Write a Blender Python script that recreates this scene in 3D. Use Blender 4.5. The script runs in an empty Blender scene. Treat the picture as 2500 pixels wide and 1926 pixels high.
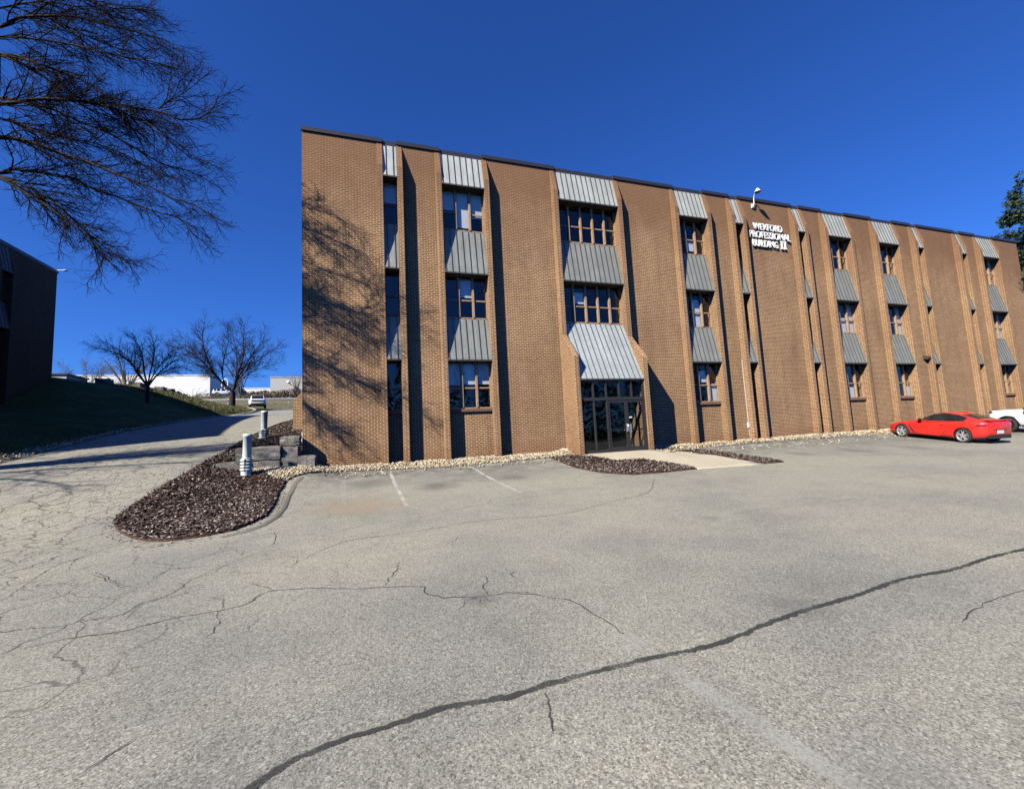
import bpy, bmesh, math, random
import numpy as np
from mathutils import Vector, Matrix, noise as mnoise
from mathutils.geometry import tessellate_polygon
sc = bpy.context.scene
rng = random.Random(7)
# ------------------------------------------------------------------ camera, world, sun, exposure
# world: X along the brick front, Y into the building, Z up, camera (eye) at the origin
CF = 1052.0
YAW, PIT, ROL = math.radians(-18.22), math.radians(5.62), math.radians(-2.865)
_cy, _sy = math.cos(YAW), math.sin(YAW)
_fw = Vector((-_sy*math.cos(PIT), _cy*math.cos(PIT), math.sin(PIT)))
_r0 = Vector((_cy, _sy, 0)); _u0 = _r0.cross(_fw)
_rt = _r0*math.cos(ROL) + _u0*math.sin(ROL)
_up = -_r0*math.sin(ROL) + _u0*math.cos(ROL)
cam = bpy.data.cameras.new('camera'); co = bpy.data.objects.new('camera', cam)
sc.collection.objects.link(co); sc.camera = co
cam.sensor_fit = 'HORIZONTAL'; cam.sensor_width = 36; cam.lens = CF/2500*36
cam.clip_start = 0.05; cam.clip_end = 6000
co.matrix_world = Matrix(((_rt.x, _up.x, -_fw.x, 0), (_rt.y, _up.y, -_fw.y, 0), (_rt.z, _up.z, -_fw.z, 0), (0, 0, 0, 1)))
SUN_EL = math.radians(38.0)
SUN_DIR = Vector((-math.cos(SUN_EL)*math.sin(math.radians(60.3)), -math.cos(SUN_EL)*math.cos(math.radians(60.3)), math.sin(SUN_EL)))
w = bpy.data.worlds.new("World"); sc.world = w; w.use_nodes = True
nt = w.node_tree; nt.nodes.clear()
wo = nt.nodes.new('ShaderNodeOutputWorld'); wb = nt.nodes.new('ShaderNodeBackground')
sky = nt.nodes.new('ShaderNodeTexSky'); sky.sky_type = 'NISHITA'; sky.sun_disc = False
sky.sun_elevation = SUN_EL; sky.sun_rotation = math.atan2(SUN_DIR.x, SUN_DIR.y)
sky.altitude = 300; sky.air_density = 1.0; sky.dust_density = 0.15; sky.ozone_density = 4.0
tnt = nt.nodes.new('ShaderNodeMix'); tnt.data_type = 'RGBA'; tnt.blend_type = 'MULTIPLY'; tnt.inputs[0].default_value = 1; tnt.inputs[7].default_value = (.32, .72, 1.55, 1)
nt.links.new(sky.outputs[0], tnt.inputs[6]); nt.links.new(tnt.outputs[2], wb.inputs[0])
wb.inputs[1].default_value = 0.05
nt.links.new(wb.outputs[0], wo.inputs[0])
sl = bpy.data.lights.new('sun', 'SUN'); sl.energy = 5.0; sl.angle = math.radians(0.5); sl.color = (1.0, 0.93, 0.79)
so = bpy.data.objects.new('sun', sl); sc.collection.objects.link(so)
so.rotation_euler = (-SUN_DIR).to_track_quat('-Z', 'Y').to_euler()
sc.view_settings.view_transform = 'Standard'; sc.view_settings.look = 'None'
sc.view_settings.exposure = 1.0; sc.view_settings.gamma = 1.0
sc.cycles.diffuse_bounces = 0; sc.cycles.max_bounces = 8; sc.cycles.transparent_max_bounces = 16
sc.cycles.use_denoising = True

# ------------------------------------------------------------------ helpers
def ray(px, py):
    return _rt*((px-1250)/CF) - _up*((py-963)/CF) + _fw
def PY(px, py, Y):
    d = ray(px, py); return d*(Y/d.y)
def smooth(a, b, x):
    t = min(1, max(0, (x-a)/(b-a))); return t*t*(3-2*t)
def pchip(pts):
    xs = np.array([p[0] for p in pts], float); ys = np.array([p[1] for p in pts], float)
    h = np.diff(xs); d = np.diff(ys)/h; m = np.zeros(len(xs))
    for i in range(1, len(xs)-1):
        if d[i-1]*d[i] > 0:
            w1 = 2*h[i]+h[i-1]; w2 = h[i]+2*h[i-1]; m[i] = (w1+w2)/(w1/d[i-1]+w2/d[i])
    m[0] = d[0]; m[-1] = d[-1]
    def f(x):
        x = min(max(x, xs[0]), xs[-1]); i = min(int(np.searchsorted(xs, x, 'right'))-1, len(xs)-2); i = max(i, 0)
        t = (x-xs[i])/h[i]
        return (2*t**3-3*t*t+1)*ys[i]+(t**3-2*t*t+t)*h[i]*m[i]+(-2*t**3+3*t*t)*ys[i+1]+(t**3-t*t)*h[i]*m[i+1]
    return f
LOT = pchip([(-400, -1.62), (0, -1.62), (5, -1.58), (9.9, -1.42), (12.25, -1.25), (14.75, -.963), (15.1, -.92), (15.55, -.76), (16.0, -.72), (3000, -.7)])
DRV = pchip([(-400, -1.62), (5, -1.58), (8, -1.5), (10.6, -1.33), (11.9, -1.08), (14.4, -.53), (18.4, .2), (23, .95), (28.6, 1.68), (31, 1.95), (38, 2.66), (46, 3.42), (52, 4.05), (60, 4.86), (63, 5.1), (75, 7.0), (150, 16.2), (165, 17), (4000, 17)])
_cp = [(-10.5, y) for y in (-10, 0, 5, 11, 15, 20, 25, 31, 38, 46, 55, 62)]
_cp = [(x, y, DRV(y)) for x, y in _cp] + [(-18.2, 14, .3), (-18.2, 22, 1.7), (-18.2, 29.8, 3.3), (-18.2, 32.8, 4.88), (-22, 34, 5.1), (-18.2, 36, 5.05),
    (-17.4, 36, 4.98), (-15.7, 38, 4.9), (-15.6, 40, 4.95), (-15.4, 42, 4.95), (-15.1, 44, 4.77), (-14.8, 47, 4.77), (-14.1, 50, 4.57), (-13.87, 52, 4.66),
    (-22, 45, 5.2), (-22, 55, 5.2), (-30, 45, 5.2), (-18, 58, 5.1), (-30, 62, 5.1), (-45, 62, 5.1), (-45, 45, 5.2), (-45, 30, 5.0), (-45, 14, 1.0), (-30, 34, 5.1),
    (-18, 8, -1.2), (-14, 20, .85), (-14, 26, 1.75), (-13.9, 34, 3.38), (-25, 5, -1.5), (-45, 0, -1.6), (-30, -10, -1.6), (-45, -10, -1.6), (-14, 14, -.45), (-20, 62, 5.1)]
_cp = np.array(_cp)
def _U(r2):
    return np.where(r2 > 1e-12, r2*np.log(r2+1e-30), 0)
_n = len(_cp)
_K = _U(((_cp[:, None, :2]-_cp[None, :, :2])**2).sum(2)) + np.eye(_n)*0.5
_Pm = np.c_[np.ones(_n), _cp[:, :2]]
_A = np.zeros((_n+3, _n+3)); _A[:_n, :_n] = _K; _A[:_n, _n:] = _Pm; _A[_n:, :_n] = _Pm.T
_w = np.linalg.solve(_A, np.r_[_cp[:, 2], 0, 0, 0])
def HILL(x, y):
    x = min(max(x, -45), -10.5); y = min(max(y, -10), 62)
    r2 = (_cp[:, 0]-x)**2+(_cp[:, 1]-y)**2
    return float(_U(r2)@_w[:_n] + _w[_n] + _w[_n+1]*x + _w[_n+2]*y)
def T(x, y):
    lot = LOT(y) + .15*smooth(6.6, 7.6, x)*(1-smooth(10.6, 11.6, x))*smooth(12.6, 14.3, y)
    lot += .1*smooth(12, 24, x)*smooth(15.0, 15.6, y)
    drv = DRV(y)
    ka = smooth(13.2, 14.9, y); s1 = (1-ka)*(1-smooth(-5.2, -3.0, x)) + ka*(1-.4*smooth(-4.9, -3.9, x)-.6*smooth(-2.2, -.6, x)); s2 = 1-smooth(-2.2, -1.5, x)
    s2 = max(s2, smooth(34, 46, y))
    k = smooth(15.25, 15.6, y); s = s1*(1-k)+s2*k
    z = lot*(1-s)+drv*s
    if x < -10.5:
        k = smooth(10.5, 11.6, -x)
        h = HILL(x, y) if y < 62 else drv
        z = z*(1-k)+h*k
    # mulch island mound
    return z
def G(px, py, off=0.0):
    d = ray(px, py); t = 0.5; last = None
    while t < 400:
        p = d*t
        if p.z <= T(p.x, p.y)+off: break
        last = t; t += max(0.05, t*0.01)
    a, b = last or 0, t
    for _ in range(18):
        m = (a+b)/2; p = d*m
        if p.z <= T(p.x, p.y)+off: b = m
        else: a = m
    return d*b
# --- object helpers
def tag(o, label=None, cat=None, group=None, kind=None):
    if label: o['label'] = label
    if cat: o['category'] = cat
    if group: o['group'] = group
    if kind: o['kind'] = kind
    return o
def empty(name, loc=(0, 0, 0), rz=0.0):
    o = bpy.data.objects.new(name, None); sc.collection.objects.link(o); o.location = loc; o.rotation_euler = (0, 0, rz); o.empty_display_size = .2
    return o
class MB:
    def __init__(s): s.v = []; s.f = []; s.uv = []; s.sm = []; s.mi = []; s.m = 0
    def face(s, pts, smooth=False, uv=None):
        i = len(s.v); s.v += [tuple(p) for p in pts]; s.f.append(tuple(range(i, i+len(pts)))); s.sm.append(smooth); s.mi.append(s.m)
        s.uv.append(uv)
    def box(s, x0, x1, y0, y1, z0, z1):
        v = [(x0, y0, z0), (x1, y0, z0), (x1, y1, z0), (x0, y1, z0), (x0, y0, z1), (x1, y0, z1), (x1, y1, z1), (x0, y1, z1)]
        for q in ((0, 3, 2, 1), (4, 5, 6, 7), (0, 1, 5, 4), (2, 3, 7, 6), (1, 2, 6, 5), (3, 0, 4, 7)): s.face([v[i] for i in q])
        return s
    def prism_x(s, prof, x0, x1):      # prof: (y,z) counter-clockwise seen from +X
        n = len(prof)
        s.face([(x1, y, z) for y, z in prof]); s.face([(x0, y, z) for y, z in reversed(prof)])
        for i in range(n):
            a, b = prof[i], prof[(i+1) % n]
            s.face([(x0, a[0], a[1]), (x0, b[0], b[1]), (x1, b[0], b[1]), (x1, a[0], a[1])])
        return s
    def prism_z(s, poly, z0, z1):
        n = len(poly)
        s.face([(p[0], p[1], z1) for p in poly]); s.face([(p[0], p[1], z0) for p in reversed(poly)])
        for i in range(n):
            a, b = poly[i], poly[(i+1) % n]
            s.face([(a[0], a[1], z0), (b[0], b[1], z0), (b[0], b[1], z1), (a[0], a[1], z1)])
        return s
    def grid(s, P, closed=False, smooth=True):   # P rows of points
        i0 = len(s.v); nr = len(P); nc = len(P[0])
        for r in P: s.v += [tuple(p) for p in r]
        for r in range(nr-1):
            for c in range(nc if closed else nc-1):
                c2 = (c+1) % nc
                s.f.append((i0+r*nc+c, i0+r*nc+c2, i0+(r+1)*nc+c2, i0+(r+1)*nc+c)); s.sm.append(smooth); s.mi.append(s.m); s.uv.append(None)
        return i0
    def tube(s, pts, rads, n=8, cap=True, smooth=True):
        rows = []; prev = None
        for i, p in enumerate(pts):
            p = Vector(p); a = Vector(pts[max(i-1, 0)]); b = Vector(pts[min(i+1, len(pts)-1)]); d = (b-a).normalized()
            if prev is None:
                ref = Vector((0, 0, 1)) if abs(d.z) < .9 else Vector((1, 0, 0)); X = d.cross(ref).normalized()
            else:
                X = (prev - d*prev.dot(d)).normalized()
            prev = X; Yv = d.cross(X); r = rads[i] if hasattr(rads, '__len__') else rads
            rows.append([p+X*math.cos(2*math.pi*k/n)*r+Yv*math.sin(2*math.pi*k/n)*r for k in range(n)])
        s.grid(rows, closed=True, smooth=smooth)
        if cap:
            s.face(list(reversed(rows[0]))); s.face(rows[-1])
        return s
    def lathe(s, prof, c=(0, 0, 0), n=24, smooth=True):   # prof (r,z)
        rows = [[(c[0]+r*math.cos(2*math.pi*k/n), c[1]+r*math.sin(2*math.pi*k/n), c[2]+z) for k in range(n)] for r, z in prof]
        s.grid(rows, closed=True, smooth=smooth); return s
    def build(s, name, mat, parent=None, autouv=False, weld=False):
        me = bpy.data.meshes.new(name); me.from_pydata(s.v, [], s.f)
        mats = mat if isinstance(mat, (list, tuple)) else [mat]
        for m in mats: me.materials.append(m)
        me.polygons.foreach_set('use_smooth', s.sm); me.polygons.foreach_set('material_index', s.mi)
        if autouv:
            ul = me.uv_layers.new(name='UVMap')
            for p in me.polygons:
                n = p.normal
                for li in p.loop_indices:
                    v = me.vertices[me.loops[li].vertex_index].co
                    if abs(n.x) > max(abs(n.y), abs(n.z)*.9): uvc = (v.y, v.z)
                    elif abs(n.z) > .95: uvc = (v.x, v.y)
                    else: uvc = (v.x, v.z)
                    ul.data[li].uv = uvc
        me.update()
        if weld:
            bm = bmesh.new(); bm.from_mesh(me); bmesh.ops.remove_doubles(bm, verts=bm.verts, dist=1e-4); bm.to_mesh(me); bm.free()
        o = bpy.data.objects.new(name, me); sc.collection.objects.link(o)
        if parent: o.parent = parent
        return o
def copy_tree(o, parent=None):
    c = o.copy(); sc.collection.objects.link(c); c.parent = parent
    for ch in [x for x in bpy.data.objects if x.parent == o]: copy_tree(ch, c)
    return c
def in_poly(x, y, poly):
    c = False; n = len(poly); j = n-1
    for i in range(n):
        xi, yi = poly[i][0], poly[i][1]; xj, yj = poly[j][0], poly[j][1]
        if (yi > y) != (yj > y) and x < (xj-xi)*(y-yi)/(yj-yi)+xi: c = not c
        j = i
    return c
def sheet(name, poly, mat, off=.02, cell=.5, mound=0, parent=None, skirt=0):
    bm = bmesh.new(); vs = [bm.verts.new((p[0], p[1], 0)) for p in poly]
    for t3 in tessellate_polygon([[Vector((p[0], p[1], 0)) for p in poly]]):
        try: bm.faces.new([vs[k] for k in t3])
        except ValueError: pass
    for f in bm.faces: f.normal_update()
    xs = [p[0] for p in poly]; ys = [p[1] for p in poly]
    def cuts(a, b, ax):
        k = math.floor(a/cell)+1
        while k*cell < b:
            co_ = (k*cell, 0, 0) if ax == 0 else (0, k*cell, 0)
            bmesh.ops.bisect_plane(bm, geom=bm.verts[:]+bm.edges[:]+bm.faces[:], plane_co=co_, plane_no=(1, 0, 0) if ax == 0 else (0, 1, 0), dist=1e-5)
            k += 1
    cuts(min(xs), max(xs), 0); cuts(min(ys), max(ys), 1)
    bmesh.ops.remove_doubles(bm, verts=bm.verts, dist=1e-4)
    def dist_edge(x, y):
        d = 1e9
        for i in range(len(poly)):
            ax, ay = poly[i][:2]; bx, by = poly[(i+1) % len(poly)][:2]
            t = max(0, min(1, ((x-ax)*(bx-ax)+(y-ay)*(by-ay))/max(1e-9, (bx-ax)**2+(by-ay)**2)))
            d = min(d, math.hypot(x-ax-t*(bx-ax), y-ay-t*(by-ay)))
        return d
    for v in bm.verts:
        m = mound*smooth(0, .8, dist_edge(v.co.x, v.co.y)) if mound else 0
        v.co.z = T(v.co.x, v.co.y)+off+m
    for f in bm.faces:
        if f.normal.z < 0: f.normal_flip()
        f.smooth = True
    if skirt:
        be = [e for e in bm.edges if e.is_boundary]
        r = bmesh.ops.extrude_edge_only(bm, edges=be)
        for v in [g for g in r['geom'] if isinstance(g, bmesh.types.BMVert)]: v.co.z -= skirt
        bmesh.ops.recalc_face_normals(bm, faces=bm.faces)
    me = bpy.data.meshes.new(name); bm.to_mesh(me); bm.free(); me.materials.append(mat)
    o = bpy.data.objects.new(name, me); sc.collection.objects.link(o)
    if parent: o.parent = parent
    return o
# --- materials
def newmat(name):
    m = bpy.data.materials.new(name); m.use_nodes = True; nt = m.node_tree
    b = nt.nodes['Principled BSDF']; return m, nt, b
def node(nt, t, **kw):
    n = nt.nodes.new(t)
    for k, v in kw.items():
        if k.startswith('i_'):
            n.inputs[k[2:].replace('_', ' ')].default_value = v
        else: setattr(n, k, v)
    return n
def L(nt, a, b): nt.links.new(a, b)
def pos(nt):
    return nt.nodes.new('ShaderNodeNewGeometry').outputs['Position']
def ntex(nt, vec, scale, detail=3, rough=.55):
    n = node(nt, 'ShaderNodeTexNoise'); n.inputs['Scale'].default_value = scale; n.inputs['Detail'].default_value = detail; n.inputs['Roughness'].default_value = rough
    L(nt, vec, n.inputs['Vector']); return n.outputs['Fac']
def ramp(nt, fac, stops):
    r = node(nt, 'ShaderNodeValToRGB'); e = r.color_ramp.elements
    while len(e) < len(stops): e.new(.5)
    for i, (p, c) in enumerate(stops):
        e[i].position = p; e[i].color = (*c, 1) if hasattr(c, '__len__') else (c, c, c, 1)
    L(nt, fac, r.inputs[0]); return r.outputs[0]
def mix(nt, fac, a, b, mode='MIX'):
    m = node(nt, 'ShaderNodeMix', data_type='RGBA', blend_type=mode)
    for s, i in ((fac, 0), (a, 6), (b, 7)):
        if hasattr(s, 'is_linked') or hasattr(s, 'links'): L(nt, s, m.inputs[i])
        elif hasattr(s, '__len__'): m.inputs[i].default_value = (*s, 1)
        else: m.inputs[i].default_value = s
    return m.outputs[2]
def math_(nt, op, a, b=None, c=None):
    m = node(nt, 'ShaderNodeMath', operation=op)
    for i, s in enumerate((a, b, c)):
        if s is None: continue
        if hasattr(s, 'links'): L(nt, s, m.inputs[i])
        else: m.inputs[i].default_value = s
    return m.outputs[0]
def bump(nt, bsdf, h, strength=.3, dist=.01):
    b = node(nt, 'ShaderNodeBump'); b.inputs['Strength'].default_value = strength; b.inputs['Distance'].default_value = dist
    L(nt, h, b.inputs['Height']); L(nt, b.outputs[0], bsdf.inputs['Normal'])
def simple(name, col, rough=.6, metal=0, noise_amt=.12, nscale=6, spec=None, coat=0):
    m, nt, b = newmat(name)
    if noise_amt:
        f = ntex(nt, node(nt, 'ShaderNodeTexCoord').outputs['Object'], nscale, 4)
        c = ramp(nt, f, [(.25, tuple(x*(1-noise_amt) for x in col)), (.75, tuple(min(1, x*(1+noise_amt)) for x in col))])
        L(nt, c, b.inputs['Base Color'])
    else: b.inputs['Base Color'].default_value = (*col, 1)
    b.inputs['Roughness'].default_value = rough; b.inputs['Metallic'].default_value = metal
    if spec is not None: b.inputs['Specular IOR Level'].default_value = spec
    if coat: b.inputs['Coat Weight'].default_value = coat; b.inputs['Coat Roughness'].default_value = .04
    return m
def brick_mat(name, c1, c2, mortar, stain=True, dark=1.0):
    m, nt, b = newmat(name)
    uv = node(nt, 'ShaderNodeUVMap'); mp = node(nt, 'ShaderNodeMapping'); mp.inputs['Scale'].default_value = (1, 1, 1)
    L(nt, uv.outputs[0], mp.inputs[0])
    br = node(nt, 'ShaderNodeTexBrick'); br.offset = .5
    br.inputs['Scale'].default_value = 1.0; br.inputs['Brick Width'].default_value = .2032; br.inputs['Row Height'].default_value = .0677
    br.inputs['Mortar Size'].default_value = .0068; br.inputs['Mortar Smooth'].default_value = .15; br.inputs['Bias'].default_value = 0
    br.inputs['Color1'].default_value = (*c1, 1); br.inputs['Color2'].default_value = (*c2, 1); br.inputs['Mortar'].default_value = (*mortar, 1)
    L(nt, mp.outputs[0], br.inputs['Vector'])
    p = pos(nt); sep = node(nt, 'ShaderNodeSeparateXYZ'); L(nt, p, sep.inputs[0])
    col = br.outputs['Color']
    # large weathering patches
    f = ntex(nt, p, .55, 4, .6); col = mix(nt, .55, col, ramp(nt, f, [(.3, .72), (.7, 1.2)]), 'MULTIPLY')
    ms = node(nt, 'ShaderNodeMapping'); ms.inputs['Scale'].default_value = (2.2, 2.2, .16); L(nt, p, ms.inputs[0])
    fs = ntex(nt, ms.outputs[0], 1.0, 5, .7); col = mix(nt, .6, col, ramp(nt, fs, [(.34, .70), (.5, 1.0), (.72, 1.12)]), 'MULTIPLY')
    f2 = ntex(nt, p, 9, 3, .6); col = mix(nt, .5, col, ramp(nt, f2, [(.3, .75), (.7, 1.22)]), 'MULTIPLY')
    if stain:
        # soot-darkened mortar along the parapet and the rusty splash zone at the ground
        n3 = ntex(nt, p, 1.3, 4, .65)
        zt = math_(nt, 'ADD', sep.outputs[2], math_(nt, 'MULTIPLY', n3, 4.0))
        top = node(nt, 'ShaderNodeMapRange'); top.inputs['From Min'].default_value = 9.4; top.inputs['From Max'].default_value = 12.3; L(nt, zt, top.inputs['Value'])
        col = mix(nt, math_(nt, 'MULTIPLY', top.outputs[0], .72), col, tuple(x*.88 for x in c1))
        zb = math_(nt, 'ADD', sep.outputs[2], math_(nt, 'MULTIPLY', n3, .8))
        bot = node(nt, 'ShaderNodeMapRange'); bot.inputs['From Min'].default_value = .35; bot.inputs['From Max'].default_value = -.5; L(nt, zb, bot.inputs['Value'])
        col = mix(nt, math_(nt, 'MULTIPLY', bot.outputs[0], .42), col, (c2[0]*1.3, c2[1]*.95, c2[2]*.7))
    L(nt, col, b.inputs['Base Color']); b.inputs['Roughness'].default_value = .85; b.inputs['Specular IOR Level'].default_value = .25
    inv = math_(nt, 'SUBTRACT', 1.0, br.outputs['Fac'])
    h = math_(nt, 'ADD', inv, math_(nt, 'MULTIPLY', ntex(nt, p, 60, 2), .4)); bump(nt, b, h, .35, .006)
    return m
def glass_mat(name, refl_boost=0.06, tint=(.55, .58, .6)):
    m = bpy.data.materials.new(name); m.use_nodes = True; nt = m.node_tree; nt.nodes.clear()
    out = node(nt, 'ShaderNodeOutputMaterial'); mx = node(nt, 'ShaderNodeMixShader'); tr = node(nt, 'ShaderNodeBsdfTransparent'); gl = node(nt, 'ShaderNodeBsdfGlossy')
    tr.inputs[0].default_value = (*tint, 1); gl.inputs['Roughness'].default_value = .015; gl.inputs[0].default_value = (.9, .93, .95, 1)
    fr = node(nt, 'ShaderNodeFresnel'); gb = nt.nodes.new('ShaderNodeNewGeometry'); L(nt, math_(nt, 'MULTIPLY_ADD', gb.outputs['Backfacing'], 1/1.5-1.5, 1.5), fr.inputs[0])
    f = math_(nt, 'MULTIPLY_ADD', fr.outputs[0], 1.15, refl_boost); f = math_(nt, 'MINIMUM', f, 1.0)
    bp = node(nt, 'ShaderNodeBump'); bp.inputs['Strength'].default_value = .12; bp.inputs['Distance'].default_value = .02
    L(nt, ntex(nt, pos(nt), 1.1, 1), bp.inputs['Height']); L(nt, bp.outputs[0], gl.inputs['Normal'])
    L(nt, f, mx.inputs[0]); L(nt, tr.outputs[0], mx.inputs[1]); L(nt, gl.outputs[0], mx.inputs[2]); L(nt, mx.outputs[0], out.inputs[0])
    return m
M = {}
M['brick'] = brick_mat('brown_brick', (.198, .100, .052), (.124, .061, .031), (.67, .47, .275))
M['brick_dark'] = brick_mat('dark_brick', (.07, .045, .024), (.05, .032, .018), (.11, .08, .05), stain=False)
M['coping'] = simple('coping_metal', (.035, .035, .042), .45, .2)
def awning_mat(name, base, streak):
    m, nt, b = newmat(name)
    p = pos(nt); mp = node(nt, 'ShaderNodeMapping'); mp.inputs['Scale'].default_value = (6, 6, .5); L(nt, p, mp.inputs[0])
    f = ntex(nt, mp.outputs[0], 2.5, 4); f2 = ntex(nt, p, 1.4, 4)
    sep = node(nt, 'ShaderNodeSeparateXYZ'); L(nt, p, sep.inputs[0])
    wn = node(nt, 'ShaderNodeTexWhiteNoise', noise_dimensions='1D'); L(nt, math_(nt, 'FLOOR', math_(nt, 'MULTIPLY', sep.outputs[0], 4.1)), wn.inputs['W'])
    c = ramp(nt, f, [(.3, tuple(x*.8 for x in base)), (.7, base)])
    c = mix(nt, .6, c, ramp(nt, f2, [(.3, .78), (.72, 1.15)]), 'MULTIPLY')
    c = mix(nt, .35, c, ramp(nt, wn.outputs[0], [(0, .8), (1, 1.2)]), 'MULTIPLY')
    L(nt, c, b.inputs['Base Color']); b.inputs['Roughness'].default_value = .5; b.inputs['Metallic'].default_value = .15
    bump(nt, b, ntex(nt, mp.outputs[0], 1.0, 2), .15, .02)
    return m
M['awn'] = awning_mat('weathered_grey_metal', (.27, .28, .255), 0)
M['seam'] = simple('seam_shadow_metal', (.07, .07, .068), .6)  # seam ridges coloured dark for the shadow line beside each; drip edge shares it
M['awn_top'] = awning_mat('pale_grey_metal', (.46, .48, .445), 0)
M['awn_ent'] = awning_mat('blue_grey_metal', (.40, .44, .45), 0)
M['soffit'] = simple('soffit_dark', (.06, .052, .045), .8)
M['wood'] = simple('brown_window_frame', (.34, .22, .13), .6, noise_amt=.2)
M['wood_dark'] = simple('dark_brown_frame', (.075, .05, .036), .6)
M['sill'] = simple('sill_brick', (.17, .085, .06), .85, noise_amt=.3, nscale=20)
M['glass'] = glass_mat('window_glass', .02, (.95, .96, .97))
M['glass_door'] = glass_mat('tinted_door_glass', .01, (.75, .76, .75))
M['blind'] = simple('white_blind', (.86, .88, .88), .8, noise_amt=.04)
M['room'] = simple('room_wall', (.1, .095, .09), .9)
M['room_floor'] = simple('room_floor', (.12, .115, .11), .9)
M['bronze'] = simple('dark_bronze_frame', (.028, .027, .028), .45, .1)
M['chrome'] = simple('brushed_steel', (.65, .66, .68), .3, .9, .05)
M['white'] = simple('white_paint', (.82, .82, .83), .45, noise_amt=.03)
M['roof'] = simple('roof_gravel', (.2, .2, .19), .9)
# ------------------------------------------------------------------ the three storey brick building
W0 = 15.9; PF = .29; ZT = 11.28
bld = empty('office_building', (20, W0, T(20, 15)))
tag(bld, 'long three storey brown brick office block with projecting piers and grey metal awnings', 'building')
class Sub:   # builds children with world coordinates kept under a moved parent
    pass
def bpart(mb, name, mat, parent=None, uv=False):
    o = mb.build(name, mat, None, autouv=uv); par = parent or bld
    o.parent = par; o.matrix_parent_inverse = Matrix.Translation(-wloc(par)); return o
def wloc(o):
    v = Vector(o.location)
    while o.parent is not None and o.matrix_parent_inverse != Matrix.Identity(4): return Vector((0, 0, 0)) + o.location + o.matrix_parent_inverse.translation + wloc(o.parent)
    return v
BAYS = [(.55, 1.07, 'n'), (2.72, 4.42, 'w'), (7.61, 10.49, 'e'), (13.71, 15.39, 'w'), (17.04, 17.55, 'n'), (21.17, 21.68, 'n'), (23.33, 25.06, 'w'),
        (27.25, 28.97, 'w'), (30.63, 31.14, 'n'), (34.73, 35.23, 'n'), (36.86, 38.60, 'w')]
XL, XR = -2.2, 41.49; YB = 34.0
FW = .2
wall = MB(); edges = [XL]
for a, b, k in BAYS: edges += [a, b]
edges.append(XR)
for i in range(0, len(edges), 2):
    a = edges[i] + (FW if i else 0); b = edges[i+1] - (FW if i < len(edges)-2 else 0)
    wall.box(a, b, W0, W0+.3, -1.4, ZT)
for a, b, k in BAYS:                      # brick below and inside the bays, behind the spandrels
    if k != 'e': wall.box(a, b, W0+.06, W0+.3, -1.4, 1.14)
    wall.box(a, b, W0+.16, W0+.32, 6.37, 8.14); wall.box(a, b, W0+.16, W0+.32, 9.91, ZT)
    if k != 'e': wall.box(a, b, W0+.16, W0+.32, 3.03, 4.61)
bpart(wall, 'brick_wall', M['brick'], uv=True)
side = MB(); side.box(XL, XL+.3, W0+.3, YB, -1.4, ZT); side.box(XR-.3, XR, W0+.3, YB, -1.4, ZT); side.box(XL+.3, XR-.3, YB-.3, YB, -1.4, ZT)
bpart(side, 'side_wall', M['brick'], uv=True)
for a, b, k in BAYS:                      # two piers per bay
    for x0 in (a-FW, b):
        y = W0-PF
        if k == 'e': prof = [(W0+.3, -1.4), (W0+.3, ZT), (W0+.001, ZT), (y, 10.25), (y, 4.0), (14.71, 2.97), (14.71, -1.4)]
        else: prof = [(W0+.3, -1.4), (W0+.3, ZT), (W0+.001, ZT), (y, 10.25), (y, -1.4)]
        m = MB(); m.prism_x(prof, x0, x0+FW); bpart(m, 'brick_pier', M['brick'], uv=True)
# piers of the left flank, mirrored plan: they stick out to -X
for (y0, big) in ((18.6, 0), (19.3, 0), (21.8, 1), (24.7, 1), (28.2, 0), (30.0, 0)):
    m = MB(); s = 1.2 if big else .29
    pr = [(XL+.02, -1.2), (XL+.02, ZT), (XL-.001, ZT), (XL-.29, 10.25)] + ([(XL-.29, 3.3), (XL-1.2, 2.1), (XL-1.2, -1.2)] if big else [(XL-.29, -1.2)])
    n = len(pr)
    m.face([(x, y0, z) for x, z in pr]); m.face([(x, y0+.2, z) for x, z in reversed(pr)])
    for i in range(n):
        p, q = pr[i], pr[(i+1) % n]; m.face([(q[0], y0, q[1]), (p[0], y0, p[1]), (p[0], y0+.2, p[1]), (q[0], y0+.2, q[1])])
    bpart(m, 'brick_pier', M['brick'], uv=True)
cp = MB()                                  # metal coping steps back over each bay
for i in range(0, len(edges), 2):
    cp.box(edges[i]-(.03 if i == 0 else .0), edges[i+1]+(.03 if i == len(edges)-2 else 0), W0-.05, W0+.35, ZT+.02, ZT+.17)
for a, b, k in BAYS: cp.box(a, b, W0+.02, W0+.35, ZT-.03, ZT+.145)
cp.box(XL-.03, XL+.35, W0+.35, YB, ZT, ZT+.2); cp.box(XR-.35, XR+.03, W0+.35, YB, ZT, ZT+.2); cp.box(XL+.35, XR-.35, YB-.35, YB, ZT, ZT+.2)
bpart(cp, 'coping', M['coping'])
rf = MB(); rf.box(XL+.3, XR-.3, W0+.3, YB-.3, ZT-.35, ZT-.1); bpart(rf, 'roof', M['roof'])
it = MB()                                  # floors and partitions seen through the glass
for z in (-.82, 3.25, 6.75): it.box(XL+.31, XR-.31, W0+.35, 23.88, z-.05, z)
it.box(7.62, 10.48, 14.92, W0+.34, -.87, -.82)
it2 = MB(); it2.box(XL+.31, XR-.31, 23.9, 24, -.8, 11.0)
for x in (5.6, 12.2, 16.2, 19.3, 22.6, 26.1, 29.8, 33, 36): it2.box(x, x+.12, W0+.34, 23.9, -.8, 10.9)
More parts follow.
